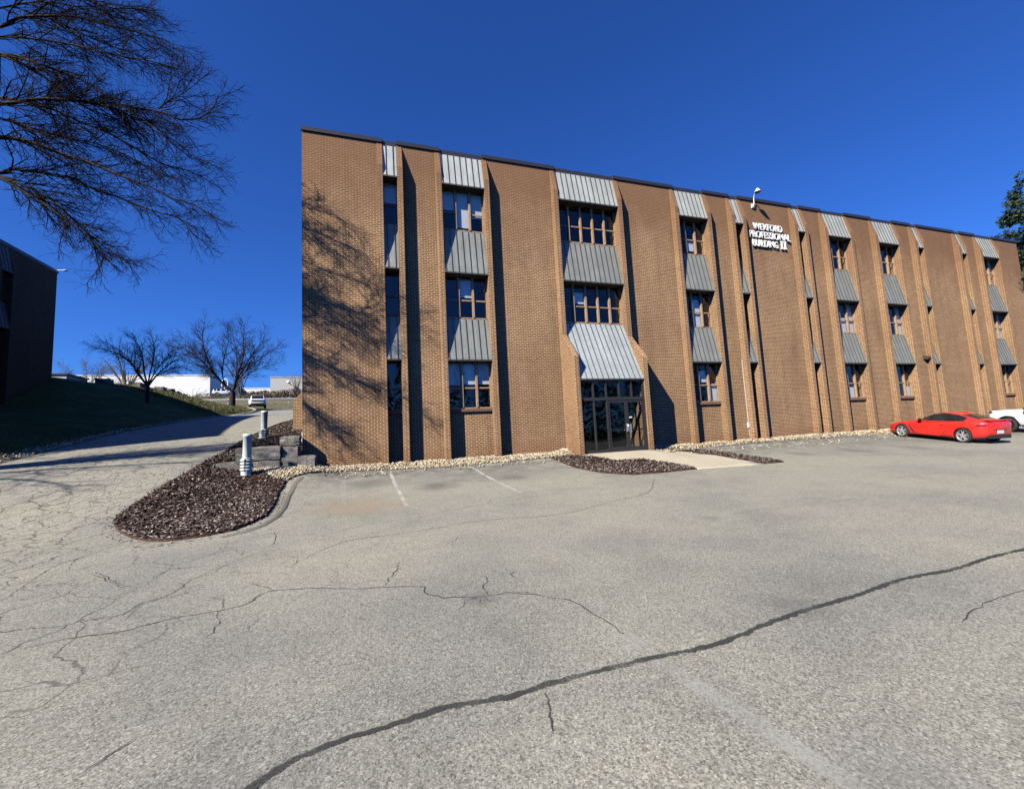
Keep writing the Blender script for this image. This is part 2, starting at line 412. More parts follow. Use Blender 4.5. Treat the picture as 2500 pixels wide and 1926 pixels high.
for z in (3.0, 6.5, 10.1): it2.box(XL+.32, XR-.32, W0+.34, 23.9, z, z+.1)
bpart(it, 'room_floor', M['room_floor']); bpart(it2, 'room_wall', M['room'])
def awning(a, b, zt, zb, yt, yb, mat, label=None):
    m = MB(); th = .05
    m.prism_x([(yt, zt), (yb, zb), (yb, zb-th), (yt+.1, zb-th), (yt+.1, zt)], a+.004, b-.004)
    o = bpart(m, 'awning', mat)
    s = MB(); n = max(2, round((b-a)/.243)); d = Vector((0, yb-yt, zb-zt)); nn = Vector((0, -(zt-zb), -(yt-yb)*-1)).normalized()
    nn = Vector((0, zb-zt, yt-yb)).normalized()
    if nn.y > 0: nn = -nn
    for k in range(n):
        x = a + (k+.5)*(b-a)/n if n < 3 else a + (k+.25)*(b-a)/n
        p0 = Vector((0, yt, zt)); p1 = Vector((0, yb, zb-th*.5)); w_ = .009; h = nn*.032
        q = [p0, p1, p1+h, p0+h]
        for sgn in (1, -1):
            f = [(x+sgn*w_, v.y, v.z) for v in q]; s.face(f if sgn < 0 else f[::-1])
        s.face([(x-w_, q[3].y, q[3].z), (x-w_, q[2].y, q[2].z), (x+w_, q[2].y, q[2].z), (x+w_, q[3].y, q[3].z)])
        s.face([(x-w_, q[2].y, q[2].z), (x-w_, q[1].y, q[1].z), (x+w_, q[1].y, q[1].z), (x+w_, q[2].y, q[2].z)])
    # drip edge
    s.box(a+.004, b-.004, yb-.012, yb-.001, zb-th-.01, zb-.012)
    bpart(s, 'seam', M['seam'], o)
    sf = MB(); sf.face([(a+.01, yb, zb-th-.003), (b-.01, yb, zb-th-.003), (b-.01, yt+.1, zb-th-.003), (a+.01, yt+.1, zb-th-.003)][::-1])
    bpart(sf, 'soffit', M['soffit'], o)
    return o
def window(a, b, z0, z1, cols, rail=.45, blinds=(), norail=(), lab=None, extra=None):
    Y = W0+.1; fr = MB(); wd = .075
    fr.box(a, a+.04, Y-.03, Y+.05, z0, z1); fr.box(b-.04, b, Y-.03, Y+.05, z0, z1); fr.box(a+.04, b-.04, Y-.035, Y+.05, z0, z0+.05); fr.box(a+.04, b-.04, Y-.03, Y+.05, z1-.05, z1)
    cw = (b-a)/cols
    for c in range(1, cols): fr.box(a+c*cw-wd/2, a+c*cw+wd/2, Y-.06, Y+.05, z0+.05, z1-.05)
    zr = z0+(z1-.12-z0)*rail
    for c in range(cols):
        x0 = a+c*cw+(wd/2 if c else .04); x1 = a+(c+1)*cw-(wd/2 if c < cols-1 else .04)
        if c not in norail: fr.box(x0, x1, Y-.015, Y+.03, zr-.025, zr+.025)
    f = bpart(fr, 'window', M['wood'] if cols > 1 else M['wood_dark'])
    g = MB(); g.face([(a+.04, Y+.012, z0+.05), (b-.04, Y+.012, z0+.05), (b-.04, Y+.012, z1-.05), (a+.04, Y+.012, z1-.05)]); bpart(g, 'pane', M['glass'], f)
    for c, t0, t1 in blinds:
        x0 = a+c*cw+(wd/2 if c else .04); x1 = a+(c+1)*cw-(wd/2 if c < cols-1 else .04)
        m = MB(); zz = z0+.06+(z1-z0-.12)*t0; ze = z0+.06+(z1-z0-.12)*t1; n = max(1, int((ze-zz)/.06))
        for k in range(n):
            za = zz+(ze-zz)*k/n; zb = zz+(ze-zz)*(k+1)/n
            m.face([(x0, Y+.075, za), (x1, Y+.075, za), (x1, Y+.06, zb), (x0, Y+.06, zb)])
        bpart(m, 'blind', M['blind'], f)
    return f
ROWS = [(1.14, 3.02), (4.62, 6.36), (8.15, 9.9)]
bl = {(0, 2): [(0, .5, 1)], (1, 2): [(0, .5, 1), (1, 0.08, 1), (2, .35, 1)], (1, 0): [(0, .48, 1), (1, .5, 1), (2, .5, 1)], (1, 1): [(1, .5, .95)], (2, 1): [(1, .5, .8)],
      (3, 1): [(1, .0, .8)], (3, 0): [(2, 0, .45), (1, .5, .8)], (6, 1): [(2, 0, 1), (1, 0, .5)], (7, 1): [(2, 0, 1)], (10, 1): [(1, 0, 1), (2, 0, 1)], (10, 2): [(2, .5, 1)], (7, 0): [(2, 0, .3)], (6, 0): [(1, 0, .3)], (3, 2): [(1, .1, .4)]}
for i, (a, b, k) in enumerate(BAYS):
    cols = {'n': 1, 'w': 3, 'e': 5}[k]
    if i in (6, 7, 10): cols = 3
    for r, (z0, z1) in enumerate(ROWS):
        if k == 'e' and r == 0: continue
        window(a, b, z0, z1, cols, blinds=bl.get((i, r), ()), norail=(1,) if (i, r) == (1, 2) else ())
    yt = W0+.03; yb = W0-.275
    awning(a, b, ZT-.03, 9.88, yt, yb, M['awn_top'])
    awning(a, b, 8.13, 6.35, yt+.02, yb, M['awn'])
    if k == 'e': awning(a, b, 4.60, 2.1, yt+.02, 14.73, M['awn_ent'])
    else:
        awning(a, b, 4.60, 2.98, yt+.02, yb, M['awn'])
        m = MB(); n = int((b-a)/.068)
        for q in range(n):
            x0 = a+.002+(b-a-.004)*q/n; m.box(x0+.003, x0+(b-a-.004)/n-.003, W0-.012, W0+.075, 1.03, 1.138)
        m.box(a+.003, b-.003, W0-.002, W0+.07, 1.035, 1.13)
        bpart(m, 'window_sill', M['sill'])
# ---- glazed entrance
a, b = 7.61, 10.49; Y = 14.80; zb = -.8
ef = MB(); fw_ = .05
for x0, x1, z0, z1 in ((a, a+.07, zb, 2.06), (b-.07, b, zb, 2.06), (a+.07, b-.07, 1.24, 1.36), (a+.07, b-.07, 1.99, 2.06)): ef.box(x0, x1, Y, Y+.1, z0, z1)
for x in (8.19, 8.76): ef.box(x-.03, x+.03, Y, Y+.1, zb, 1.24)
for x in (8.19, 8.76, 9.34, 9.91): ef.box(x-.03, x+.03, Y, Y+.1, 1.36, 1.99)
for x0, x1 in ((a+.07, 8.16), (8.22, 8.73)): ef.box(x0, x1, Y+.004, Y+.09, zb, zb+.14)
ent = bpart(ef, 'entrance_frame', M['bronze'])
g = MB()
for x0, x1, z0, z1 in ((a+.07, 8.16, zb+.14, 1.24), (8.22, 8.73, zb+.14, 1.24), (a+.07, b-.07, 1.36, 1.99)): g.face([(x0, Y+.05, z0), (x1, Y+.05, z0), (x1, Y+.05, z1), (x0, Y+.05, z1)])
bpart(g, 'pane', M['glass_door'], ent)
for (x0, x1, hs) in ((8.80, 9.615, 1), (9.625, 10.415, -1)):
    d = MB(); s = .07
    d.box(x0, x0+s, Y+.02, Y+.07, zb+.01, 1.235); d.box(x1-s, x1, Y+.02, Y+.07, zb+.01, 1.235)
    d.box(x0+s, x1-s, Y+.02, Y+.07, zb+.01, zb+.2); d.box(x0+s, x1-s, Y+.02, Y+.07, 1.15, 1.235)
    do = bpart(d, 'door', M['bronze'])
    p = MB(); p.face([(x0+s, Y+.045, zb+.2), (x1-s, Y+.045, zb+.2), (x1-s, Y+.045, 1.15), (x0+s, Y+.045, 1.15)]); bpart(p, 'pane', M['glass_door'], do)
    hx = x1-.045 if hs > 0 else x0+.045
    h = MB()
    if hs > 0: h.box(hx-.03, hx+.03, Y-.035, Y+.018, -.02, .3); h.tube([(hx-.0, Y-.03, .02), (hx, Y-.09, .04), (hx, Y-.09, .26), (hx, Y-.03, .28)], .012, 6)
    else: h.box(hx-.02, hx+.1, Y-.03, Y+.018, -.05, .28)
    bpart(h, 'handle', M['chrome'], do)
    h = MB(); h.box(x0+s, x1-s, Y+.075, Y+.11, .02, .07); bpart(h, 'push_bar', M['bronze'], do)
# lobby brick side walls and small sign on the glass
lb = MB(); lb.box(b+.0, b+.2, W0+.3, 18.4, -.8, 3.0); lb.box(a-.2, a, W0+.3, 18.4, -.8, 3.0); bpart(lb, 'lobby_wall', M['brick'], uv=True)
lk = MB(); lk.box(9.72, 9.86, Y+.035, Y+.041, .52, .57); bpart(lk, 'door_notice', M['white'])
# ---- raised letters
def text_mesh(s, x0, x1, z0, z1, y, depth, mat, name, parent, off=.009):
    cu = bpy.data.curves.new('lettering', 'FONT'); cu.body = s; cu.size = 1; cu.extrude = .5; cu.offset = off; cu.space_character = 1.02
    o = bpy.data.objects.new('lettering', cu); sc.collection.objects.link(o)
    dg = bpy.context.evaluated_depsgraph_get(); dg.update(); me = bpy.data.meshes.new_from_object(o.evaluated_get(dg)); bpy.data.objects.remove(o)
    xs = [v.co.x for v in me.vertices]; ys = [v.co.y for v in me.vertices]
    ax, bx, ay, by = min(xs), max(xs), min(ys), max(ys)
    for v in me.vertices:
        c = v.co.copy(); v.co = (x0+(c.x-ax)/(bx-ax)*(x1-x0), y-(c.z+.5)*depth, z0+(c.y-ay)/(by-ay)*(z1-z0))
    me.materials.clear(); me.materials.append(mat)
    ob = bpy.data.objects.new(name, me); sc.collection.objects.link(ob)
    if parent is not None:
        ob.parent = parent; ob.matrix_parent_inverse = Matrix.Translation(-wloc(parent))
    return ob
text_mesh('WEXFORD', 18.43, 20.33, 9.76, 10.12, W0-.03, .06, M['white'], 'sign_lettering', bld)
text_mesh('PROFESSIONAL', 18.10, 20.84, 9.33, 9.69, W0-.03, .06, M['white'], 'sign_lettering', bld)
text_mesh('BUILDING', 18.28, 19.93, 8.88, 9.24, W0-.03, .06, M['white'], 'sign_lettering', bld)
m = MB()
for x in (20.14, 20.36):
    m.box(x+.035, x+.105, W0-.09, W0-.03, 8.95, 9.25); m.box(x, x+.14, W0-.092, W0-.028, 8.88, 8.95); m.box(x, x+.14, W0-.092, W0-.028, 9.25, 9.31)
bpart(m, 'sign_numeral', M['white'])
# ---- ground storey conduit, wall lamp, roof lamp
M['grey_pvc'] = simple('grey_conduit', (.5, .5, .48), .6)
m = MB(); m.tube([(16.82, W0-.04, 3.12), (16.82, W0-.03, 2.6), (16.83, W0-.03, .15)], .013, 6); m.tube([(16.84, W0-.03, -.1), (16.84, W0-.02, -.45), (16.9, W0-.05, -.62)], .01, 6)
m.box(16.77, 16.88, W0-.1, W0-.006, -.12, .14)
tag(m.build('electrical_conduit', M['grey_pvc']), 'thin grey conduit with a small box running down the brick beside a pier', 'conduit')
# roof-edge floodlight
fl = empty('floodlight', (18.54, W0-.05, 11.12)); tag(fl, 'white gooseneck floodlight reaching over the parapet above the raised letters', 'lamp')
m = MB(); m.tube([(0, .04, -.12), (0, -.06, -.14), (.0, -.09, 0), (-.01, -.11, .2), (-.03, -.17, .34), (-.08, -.3, .42)], .025, 8); m.box(-.06, .06, -.02, .045, -.2, 0); m.build('arm', M['white'], fl)
m = MB(); c = Vector((-.11, -.46, .42))
m.lathe([(.0, .12), (.06, .11), (.075, .06), (.12, .0), (.17, -.05), (.15, -.07), (.0, -.07)], tuple(c), 16); m.build('lamp_head', M['white'], fl)
wl = empty('wall_lamp', (30.29, W0, 3.35)); tag(wl, 'small brown wall lamp on the brick above the red coupe', 'lamp')
M['brown_metal'] = simple('brown_enamel', (.07, .035, .03), .5)
m = MB(); m.box(-.14, .14, -.06, 0, -.12, .1); m.prism_x([(-.06, -.1), (-.06, .1), (-.22, .06), (-.26, -.06), (-.2, -.1)], -.13, .13); m.build('housing', M['brown_metal'], wl)
m = MB(); m.box(-.1, .1, -.2, -.08, -.125, -.102); m.build('lens', M['white'], wl)
# gas meter on the flank near the corner
gm = empty('gas_meter', (-2.35, 17.2, T(-2.4, 17.2))); tag(gm, 'small grey gas meter with pipes at the left corner of the brick wall', 'meter')
m = MB(); m.tube([(0, 0, -.1), (0, 0, .35), (-.03, .02, .5), (.12, 0, .9)], .03, 8); m.build('pipe', M['grey_pvc'], gm)
m = MB(); m.lathe([(0, -.13), (.1, -.12), (.13, -.05), (.13, .08), (.08, .13), (0, .14)], (-.02, .05, .28), 12); m.build('meter_body', M['grey_pvc'], gm)

# ------------------------------------------------------------------ dark building on the left
LX = -18.2; LY0, LY1 = 14.2, 32.85; LT = 11.35
lbld = empty('dark_brick_building', (-28, 24, T(-18.3, 30))); tag(lbld, 'dark shaded brick building with piers standing on the grassy rise at the far left', 'building')
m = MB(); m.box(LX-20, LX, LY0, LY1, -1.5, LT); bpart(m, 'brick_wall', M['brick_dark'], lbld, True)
m = MB(); m.box(LX-20.03, LX+.04, LY0-.04, LY1+.04, LT, LT+.2); bpart(m, 'coping', M['coping'], lbld)
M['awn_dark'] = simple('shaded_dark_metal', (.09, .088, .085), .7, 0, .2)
for y0, y1 in ((28.3, 29.05), (25.4, 27.1), (21.6, 23.4), (17.0, 18.8)):
    for q in (y0-.2, y1):
        pr = [(LX-.1, -1.0), (LX-.1, LT-.02), (LX+.001, LT-.02), (LX+.3, 10.2), (LX+.3, -1.0)]
        m = MB(); n = len(pr)
        m.face([(x, q, z) for x, z in pr]); m.face([(x, q+.2, z) for x, z in reversed(pr)])
        for i in range(n):
            p_, q_ = pr[i], pr[(i+1) % n]; m.face([(q_[0], q, q_[1]), (p_[0], q, p_[1]), (p_[0], q+.2, p_[1]), (q_[0], q+.2, q_[1])])
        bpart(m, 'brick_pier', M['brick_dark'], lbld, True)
    for zt, z_b in ((LT-.03, 9.9), (8.3, 6.9)):
        m = MB(); m.face([(LX+.02, y0, zt), (LX+.28, y0, z_b), (LX+.28, y1, z_b), (LX+.02, y1, zt)]); m.face([(LX+.28, y0, z_b), (LX+.02, y0, z_b), (LX+.02, y1, z_b), (LX+.28, y1, z_b)])
        n = int((y1-y0)/.25)
        for k in range(n+1):
            yy = y0+(y1-y0)*k/n; m.box(LX+.05, LX+.06, yy-.01, yy+.01, zt-.2, zt-.1)
            m.tube([(LX+.04, yy, zt), (LX+.3, yy, z_b)], .014, 4)
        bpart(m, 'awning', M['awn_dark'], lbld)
    for z0, z1 in ((4.9, 6.9), (8.3, 9.9)):
        m = MB(); m.box(LX+.005, LX+.02, y0+.05, y1-.05, z0, z1); bpart(m, 'window', M['glass'], lbld)
fl2 = empty('parapet_lamp', (LX, 32.7, 11.42)); tag(fl2, 'small pale lamp arm sticking out from the roof corner of the dark building', 'lamp')
m = MB(); m.tube([(0, 0, -.1), (.06, 0, .1), (.25, 0, .13), (.35, 0, .13)], .02, 6); m.build('arm', M['white'], fl2)
m = MB(); m.lathe([(0, .04), (.08, .03), (.13, -.01), (.11, -.035), (0, -.035)], (.46, 0, .12), 12); m.build('lamp_head', M['white'], fl2)
# ------------------------------------------------------------------ ground, pavements, beds
def terrain():
    def lines(a, b, d0, d1, far):
        xs = list(np.arange(d0, d1+1e-6, .5)); s = 1.0; x = d0
        left = []
        while x > a: x -= s; s *= 1.25; left.append(x)
        right = []; x = d1; s = 1.0
        while x < b: x += s; s *= 1.25; right.append(x)
        return left[::-1]+xs+right
    X = lines(-2500, 2500, -46, 46, 0); Yl = lines(-2500, 3500, -6, 80, 0)
    v = []; f = []
    for y in Yl:
        for x in X:
            z = T(x, y)
            grass = x < -10.5 or y > 63
            inb = -10.6 < x < 60 and y < 62
            v.append((x, y, z-(.06 if inb else 0)))
    nx = len(X)
    for j in range(len(Yl)-1):
        for i in range(nx-1):
            f.append((j*nx+i, j*nx+i+1, (j+1)*nx+i+1, (j+1)*nx+i))
    me = bpy.data.meshes.new('ground'); me.from_pydata(v, [], f); me.polygons.foreach_set('use_smooth', [True]*len(f)); me.update()
    return me
def grass_mat():
    m, nt, b = newmat('winter_lawn'); p = pos(nt)
    f = ntex(nt, p, .6, 5, .65); f2 = ntex(nt, p, 7, 4, .7); f3 = ntex(nt, p, 45, 3, .6)
    c = ramp(nt, f, [(.3, (.055, .075, .022)), (.5, (.085, .10, .03)), (.7, (.15, .135, .06))])
    c = mix(nt, .7, c, ramp(nt, f2, [(.3, .55), (.7, 1.45)]), 'MULTIPLY'); c = mix(nt, .6, c, ramp(nt, f3, [(.3, .5), (.7, 1.5)]), 'MULTIPLY')
    sep = node(nt, 'ShaderNodeSeparateXYZ'); L(nt, p, sep.inputs[0]); far = node(nt, 'ShaderNodeMapRange'); far.inputs['From Min'].default_value = 60; far.inputs['From Max'].default_value = 64; L(nt, sep.outputs[1], far.inputs['Value'])
    c = mix(nt, math_(nt, 'MULTIPLY', far.outputs[0], .8), c, mix(nt, f2, (.09, .08, .05), (.20, .175, .12)))
    L(nt, c, b.inputs['Base Color']); b.inputs['Roughness'].default_value = .95; b.inputs['Specular IOR Level'].default_value = .1
    bump(nt, b, math_(nt, 'ADD', f2, f3), .9, .06); return m
M['grass'] = grass_mat()
g = bpy.data.objects.new('ground', terrain()); g.data.materials.append(M['grass']); sc.collection.objects.link(g); tag(g, kind='structure')
def asphalt_mat(name, base=(.235, .228, .196), cracks=True, dark=1.0):
    m, nt, b = newmat(name); p = pos(nt); base = tuple(x*dark for x in base)
    n1 = ntex(nt, p, 105, 3, .65); v = node(nt, 'ShaderNodeTexVoronoi'); v.inputs['Scale'].default_value = 125; L(nt, p, v.inputs['Vector'])
    big = ntex(nt, p, .28, 5, .6); mid = ntex(nt, p, 1.6, 5, .62)
    c = ramp(nt, n1, [(.3, tuple(x*.5 for x in base)), (.46, base), (.6, tuple(x*1.12 for x in base)), (.75, (.37, .355, .305))])
    c = mix(nt, .55, c, ramp(nt, v.outputs['Color'], [(.1, .55), (.5, 1.0), (.9, 1.4)]), 'MULTIPLY')
    c = mix(nt, .8, c, ramp(nt, big, [(.32, (.70, .72, .76)), (.5, (1, 1, .98)), (.68, (1.12, 1.11, 1.03))]), 'MULTIPLY')
    c = mix(nt, .6, c, ramp(nt, mid, [(.28, .8), (.5, .99), (.75, 1.07)]), 'MULTIPLY')
    gr_ = node(nt, 'ShaderNodeTexVoronoi'); gr_.inputs['Scale'].default_value = 80; L(nt, p, gr_.inputs['Vector'])
    c = mix(nt, 1.0, c, ramp(nt, gr_.outputs['Color'], [(.1, .52), (.45, 1.0), (.6, 1.0), (.95, 1.5)]), 'MULTIPLY')
    sep = node(nt, 'ShaderNodeSeparateXYZ'); L(nt, p, sep.inputs[0])
    # oily, tarry band where the cars stand next to the building
    yb = node(nt, 'ShaderNodeMapRange'); yb.inputs['From Min'].default_value = 12.0; yb.inputs['From Max'].default_value = 15.0
    L(nt, math_(nt, 'ADD', sep.outputs[1], math_(nt, 'MULTIPLY_ADD', ntex(nt, p, .9, 5, .7), 3.6, -1.8)), yb.inputs['Value'])
    rt = node(nt, 'ShaderNodeMapRange'); rt.inputs['From Min'].default_value = -2.4; rt.inputs['From Max'].default_value = -1.6; L(nt, sep.outputs[0], rt.inputs['Value'])
    sm = ntex(nt, p, 2.3, 5, .75)
    k = math_(nt, 'MULTIPLY', math_(nt, 'MULTIPLY', yb.outputs[0], rt.outputs[0]), ramp(nt, sm, [(.36, 0.0), (.56, .8)]))
    c = mix(nt, k, c, (.09, .088, .085))
    def stain(c, x, y, r, col, k):
        d = node(nt, 'ShaderNodeVectorMath', operation='DISTANCE'); L(nt, p, d.inputs[0]); d.inputs[1].default_value = (x, y, T(x, y))
        m_ = node(nt, 'ShaderNodeMapRange', interpolation_type='SMOOTHSTEP'); m_.inputs['From Min'].default_value = r; m_.inputs['From Max'].default_value = r*.15; L(nt, math_(nt, 'ADD', d.outputs['Value'], math_(nt, 'MULTIPLY_ADD', sm, r*1.6, -r*.8)), m_.inputs['Value'])
        return mix(nt, math_(nt, 'MULTIPLY', m_.outputs[0], k), c, col)
    if cracks:
        for q in ((-.3, 10.6, 1.6, (.24, .185, .125), .55), (1.7, 12.2, .8, (.07, .068, .065), .6), (4.0, 12.6, .7, (.08, .078, .075), .5), (-.1, 13.3, .9, (.08, .078, .075), .5), (18.5, 12.4, .9, (.08, .078, .075), .5), (15.9, 12.6, .8, (.09, .088, .085), .5), (21.3, 12.0, .8, (.09, .088, .085), .5),
                  (-.9, 2.2, .8, (.12, .118, .12), .45), (3.6, 3.0, .35, (.1, .1, .1), .4), (1.0, 4.4, .25, (.09, .09, .09), .45), (5.5, 6.2, .3, (.1, .1, .1), .4), (2.2, 1.5, .5, (.15, .15, .15), .4)): c = stain(c, *q)
    h = n1
    if cracks:
        wv = node(nt, 'ShaderNodeVectorMath', operation='MULTIPLY_ADD'); wn = node(nt, 'ShaderNodeTexNoise'); wn.inputs['Scale'].default_value = 1.8; wn.inputs['Detail'].default_value = 4
        L(nt, p, wn.inputs['Vector']); L(nt, wn.outputs['Color'], wv.inputs[0]); wv.inputs[1].default_value = (.75, .75, 0); L(nt, p, wv.inputs[2])
        def crack(scale, wid, x0, x1, y0, y1, n, st):
            vo = node(nt, 'ShaderNodeTexVoronoi', feature='DISTANCE_TO_EDGE', voronoi_dimensions='2D'); vo.inputs['Scale'].default_value = scale
            mp = node(nt, 'ShaderNodeMapping'); mp.inputs['Scale'].default_value = st; mp.inputs['Rotation'].default_value = (0, 0, .35); L(nt, wv.outputs[0], mp.inputs[0]); L(nt, mp.outputs[0], vo.inputs['Vector'])
            e = node(nt, 'ShaderNodeMapRange'); e.inputs['From Min'].default_value = wid*.4; e.inputs['From Max'].default_value = wid; e.inputs['To Min'].default_value = 1; e.inputs['To Max'].default_value = 0
            L(nt, vo.outputs['Distance'], e.inputs['Value'])
            def rg(s, a, b_):
                r = node(nt, 'ShaderNodeMapRange', interpolation_type='SMOOTHSTEP'); r.inputs['From Min'].default_value = a; r.inputs['From Max'].default_value = b_; L(nt, s, r.inputs['Value']); return r.outputs[0]
            mk = math_(nt, 'MULTIPLY', math_(nt, 'MULTIPLY', rg(sep.outputs[0], *x0), rg(sep.outputs[0], *x1)), math_(nt, 'MULTIPLY', rg(sep.outputs[1], *y0), rg(sep.outputs[1], *y1)))
            nz = ntex(nt, p, n, 3, .6); nzm = ramp(nt, nz, [(.34, 0.), (.5, 1.)])
            return math_(nt, 'MULTIPLY', math_(nt, 'MULTIPLY', e.outputs[0], mk), nzm)
        k1 = crack(1.5, .023, (-40, -39), (-.6, -3.0), (2.5, 4.2), (27, 22), .5, (1, .75, 1))
        k2 = crack(4.2, .065, (-40, -39), (-3.4, -5.6), (5.5, 7.5), (24, 19), .7, (1, .7, 1))
        k3 = crack(.8, .0045, (-12, -9), (1.5, -.5), (1.5, 3.2), (13, 11), .35, (1, .6, 1))
        kk = math_(nt, 'MAXIMUM', math_(nt, 'MULTIPLY', k1, .8), math_(nt, 'MAXIMUM', math_(nt, 'MULTIPLY', k2, .6), math_(nt, 'MULTIPLY', k3, .6)))
        c = mix(nt, kk, c, (.045, .042, .038)); h = math_(nt, 'SUBTRACT', h, kk)
    L(nt, c, b.inputs['Base Color']); b.inputs['Roughness'].default_value = .9; b.inputs['Specular IOR Level'].default_value = .25
    bump(nt, b, h, .5, .006); return m
M['asphalt'] = asphalt_mat('worn_asphalt')
lot_poly = [(-45, -40), (75, -40), (75, 15.3), (-2.25, 15.3), (-2.8, 16.2), (-4.7, 18), (-4.5, 27), (-3.4, 34), (-2.3, 40), (20, 50), (20, 61), (-22, 61), (-15, 56.5), (-11.4, 51), (-10.5, 45), (-10.5, 17.2), (-11.6, 15.6), (-16, 13.8), (-45, 12)]
tag(sheet('parking_lot', lot_poly, M['asphalt'], 0.0, .5), kind='structure')
def gpoly(pts): return [tuple(G(*p)[:2]) for p in pts]
# --- mulch
def _unused(): pass
def mulch_mat():
    m, nt, b = newmat('bark_mulch'); p = pos(nt)
    mp = node(nt, 'ShaderNodeMapping'); mp.inputs['Scale'].default_value = (22, 60, 40); mp.inputs['Rotation'].default_value = (0, 0, .5); L(nt, p, mp.inputs[0])
    f = ntex(nt, mp.outputs[0], 1, 3, .6); f2 = ntex(nt, p, .8, 4)
    c = ramp(nt, f, [(.3, (.018, .011, .009)), (.5, (.06, .036, .028)), (.68, (.16, .11, .085))])
    c = mix(nt, .7, c, ramp(nt, f2, [(.3, (.7, .6, .55)), (.7, (1.25, 1.2, 1.2))]), 'MULTIPLY')
    L(nt, c, b.inputs['Base Color']); b.inputs['Roughness'].default_value = .9; b.inputs['Specular IOR Level'].default_value = .15; bump(nt, b, f, 1, .03); return m
M['mulch'] = mulch_mat()
def random_col_mat(name, stops, rough=.85):
    m, nt, b = newmat(name); at = node(nt, 'ShaderNodeAttribute', attribute_name='rnd')
    c = ramp(nt, at.outputs['Fac'], stops); n = ntex(nt, pos(nt), 35, 3); c = mix(nt, .4, c, ramp(nt, n, [(.3, .75), (.7, 1.2)]), 'MULTIPLY')
    L(nt, c, b.inputs['Base Color']); b.inputs['Roughness'].default_value = rough; b.inputs['Specular IOR Level'].default_value = .2; return m
def build_np(name, V, F, rnd, mat, smooth_=False):
    me = bpy.data.meshes.new(name); me.from_pydata(V, [], F)
    at = me.attributes.new('rnd', 'FLOAT', 'FACE'); at.data.foreach_set('value', rnd)
    if smooth_: me.polygons.foreach_set('use_smooth', [True]*len(F))
    me.materials.append(mat); me.update(); o = bpy.data.objects.new(name, me); sc.collection.objects.link(o); return o
def chips(name, polys, n, mat, z_off=.03, smin=.03, smax=.09, mound=0, seed=1):
    R = random.Random(seed); V = []; F = []; rn = []
    areas = []
    for P in polys:
        xs = [q[0] for q in P]; ys = [q[1] for q in P]; areas.append((max(xs)-min(xs))*(max(ys)-min(ys)))
    tot = sum(areas)
    for P, ar in zip(polys, areas):
        xs = [q[0] for q in P]; ys = [q[1] for q in P]
        for _ in range(int(n*ar/tot)):
            x = R.uniform(min(xs), max(xs)); y = R.uniform(min(ys), max(ys))
            if not in_poly(x, y, P): continue
            z = T(x, y)+z_off+R.uniform(0, .03); a = R.uniform(0, math.pi); l = R.uniform(smin, smax)/2; wd = R.uniform(.008, .016)
            ti = R.gauss(0, .35); ro = R.gauss(0, .5)
            d = Vector((math.cos(a)*math.cos(ti), math.sin(a)*math.cos(ti), math.sin(ti))); s = Vector((-math.sin(a), math.cos(a), ro)).normalized()*wd
            c = Vector((x, y, z)); i = len(V); V += [tuple(c-d*l-s), tuple(c+d*l-s), tuple(c+d*l+s), tuple(c-d*l+s)]; F.append((i, i+1, i+2, i+3)); rn.append(R.random())
    return build_np(name, V, F, rn, mat)
M['chips'] = random_col_mat('bark_chips', [(0, (.018, .012, .01)), (.35, (.06, .038, .031)), (.65, (.13, .09, .075)), (.85, (.25, .20, .175)), (1, (.46, .42, .38))])
island = gpoly([(591, 1084), (535.5, 1109), (494, 1132), (450.5, 1158.8), (406.5, 1182), (362.6, 1211.5), (318.6, 1238), (286.4, 1261), (275, 1276), (283.4, 1293.6), (318.6, 1314), (362.6, 1322.9), (421, 1321.4), (494.4, 1311), (567.7, 1296.5), (611.6, 1279), (649.7, 1261), (670, 1235), (682, 1202.7), (700, 1176), (664, 1168), (642, 1156), (612, 1153), (596, 1146)])
upper = [(-4.35, 14.2), (-4.75, 15.2), (-4.75, 18), (-4.55, 23), (-4.4, 28), (-3.2, 34), (-2.2, 38), (-2.2, 15.7), (-2.7, 15.72), (-3.9, 15.6), (-4.0, 14.2)]
bedL = gpoly([(1347, 1118), (1405, 1143), (1471, 1155), (1545, 1160), (1615, 1154.6), (1677, 1148), (1703.7, 1145), (1635.7, 1131.5), (1569.8, 1121.6), (1506, 1125.7), (1427, 1114), (1380, 1113)])
bedR = gpoly([(1610, 1095.4), (1623, 1093.6), (1718, 1099.5), (1800.5, 1110), (1883, 1122.5), (1914, 1128.0), (1866.5, 1133), (1759, 1115), (1668.6, 1103)])
for nm, P, off in (('mulch_bed', island, .035), ('mulch_bed', upper, .03), ('mulch_bed', bedL, .03), ('mulch_bed', bedR, .03)):
    tag(sheet(nm, P, M['mulch'], off, .5, mound=0, skirt=.12), kind='structure')
tag(chips('mulch_chips', [island, upper, bedL, bedR], 95000, M['chips'], .045, .02, .07), 'loose reddish brown bark chips covering the planting beds', 'mulch', kind='stuff')
_ic = (sum(q[0] for q in island)/len(island), sum(q[1] for q in island)/len(island))
_ring = [(_ic[0]+(q[0]-_ic[0])*1.12, _ic[1]+(q[1]-_ic[1])*1.12) for q in island]
tag(chips('spilled_mulch_chips', [_ring], 2600, M['chips'], .006, .015, .045, 0, 9), 'stray bark chips scattered round the edge of the bed', 'mulch', kind='stuff')
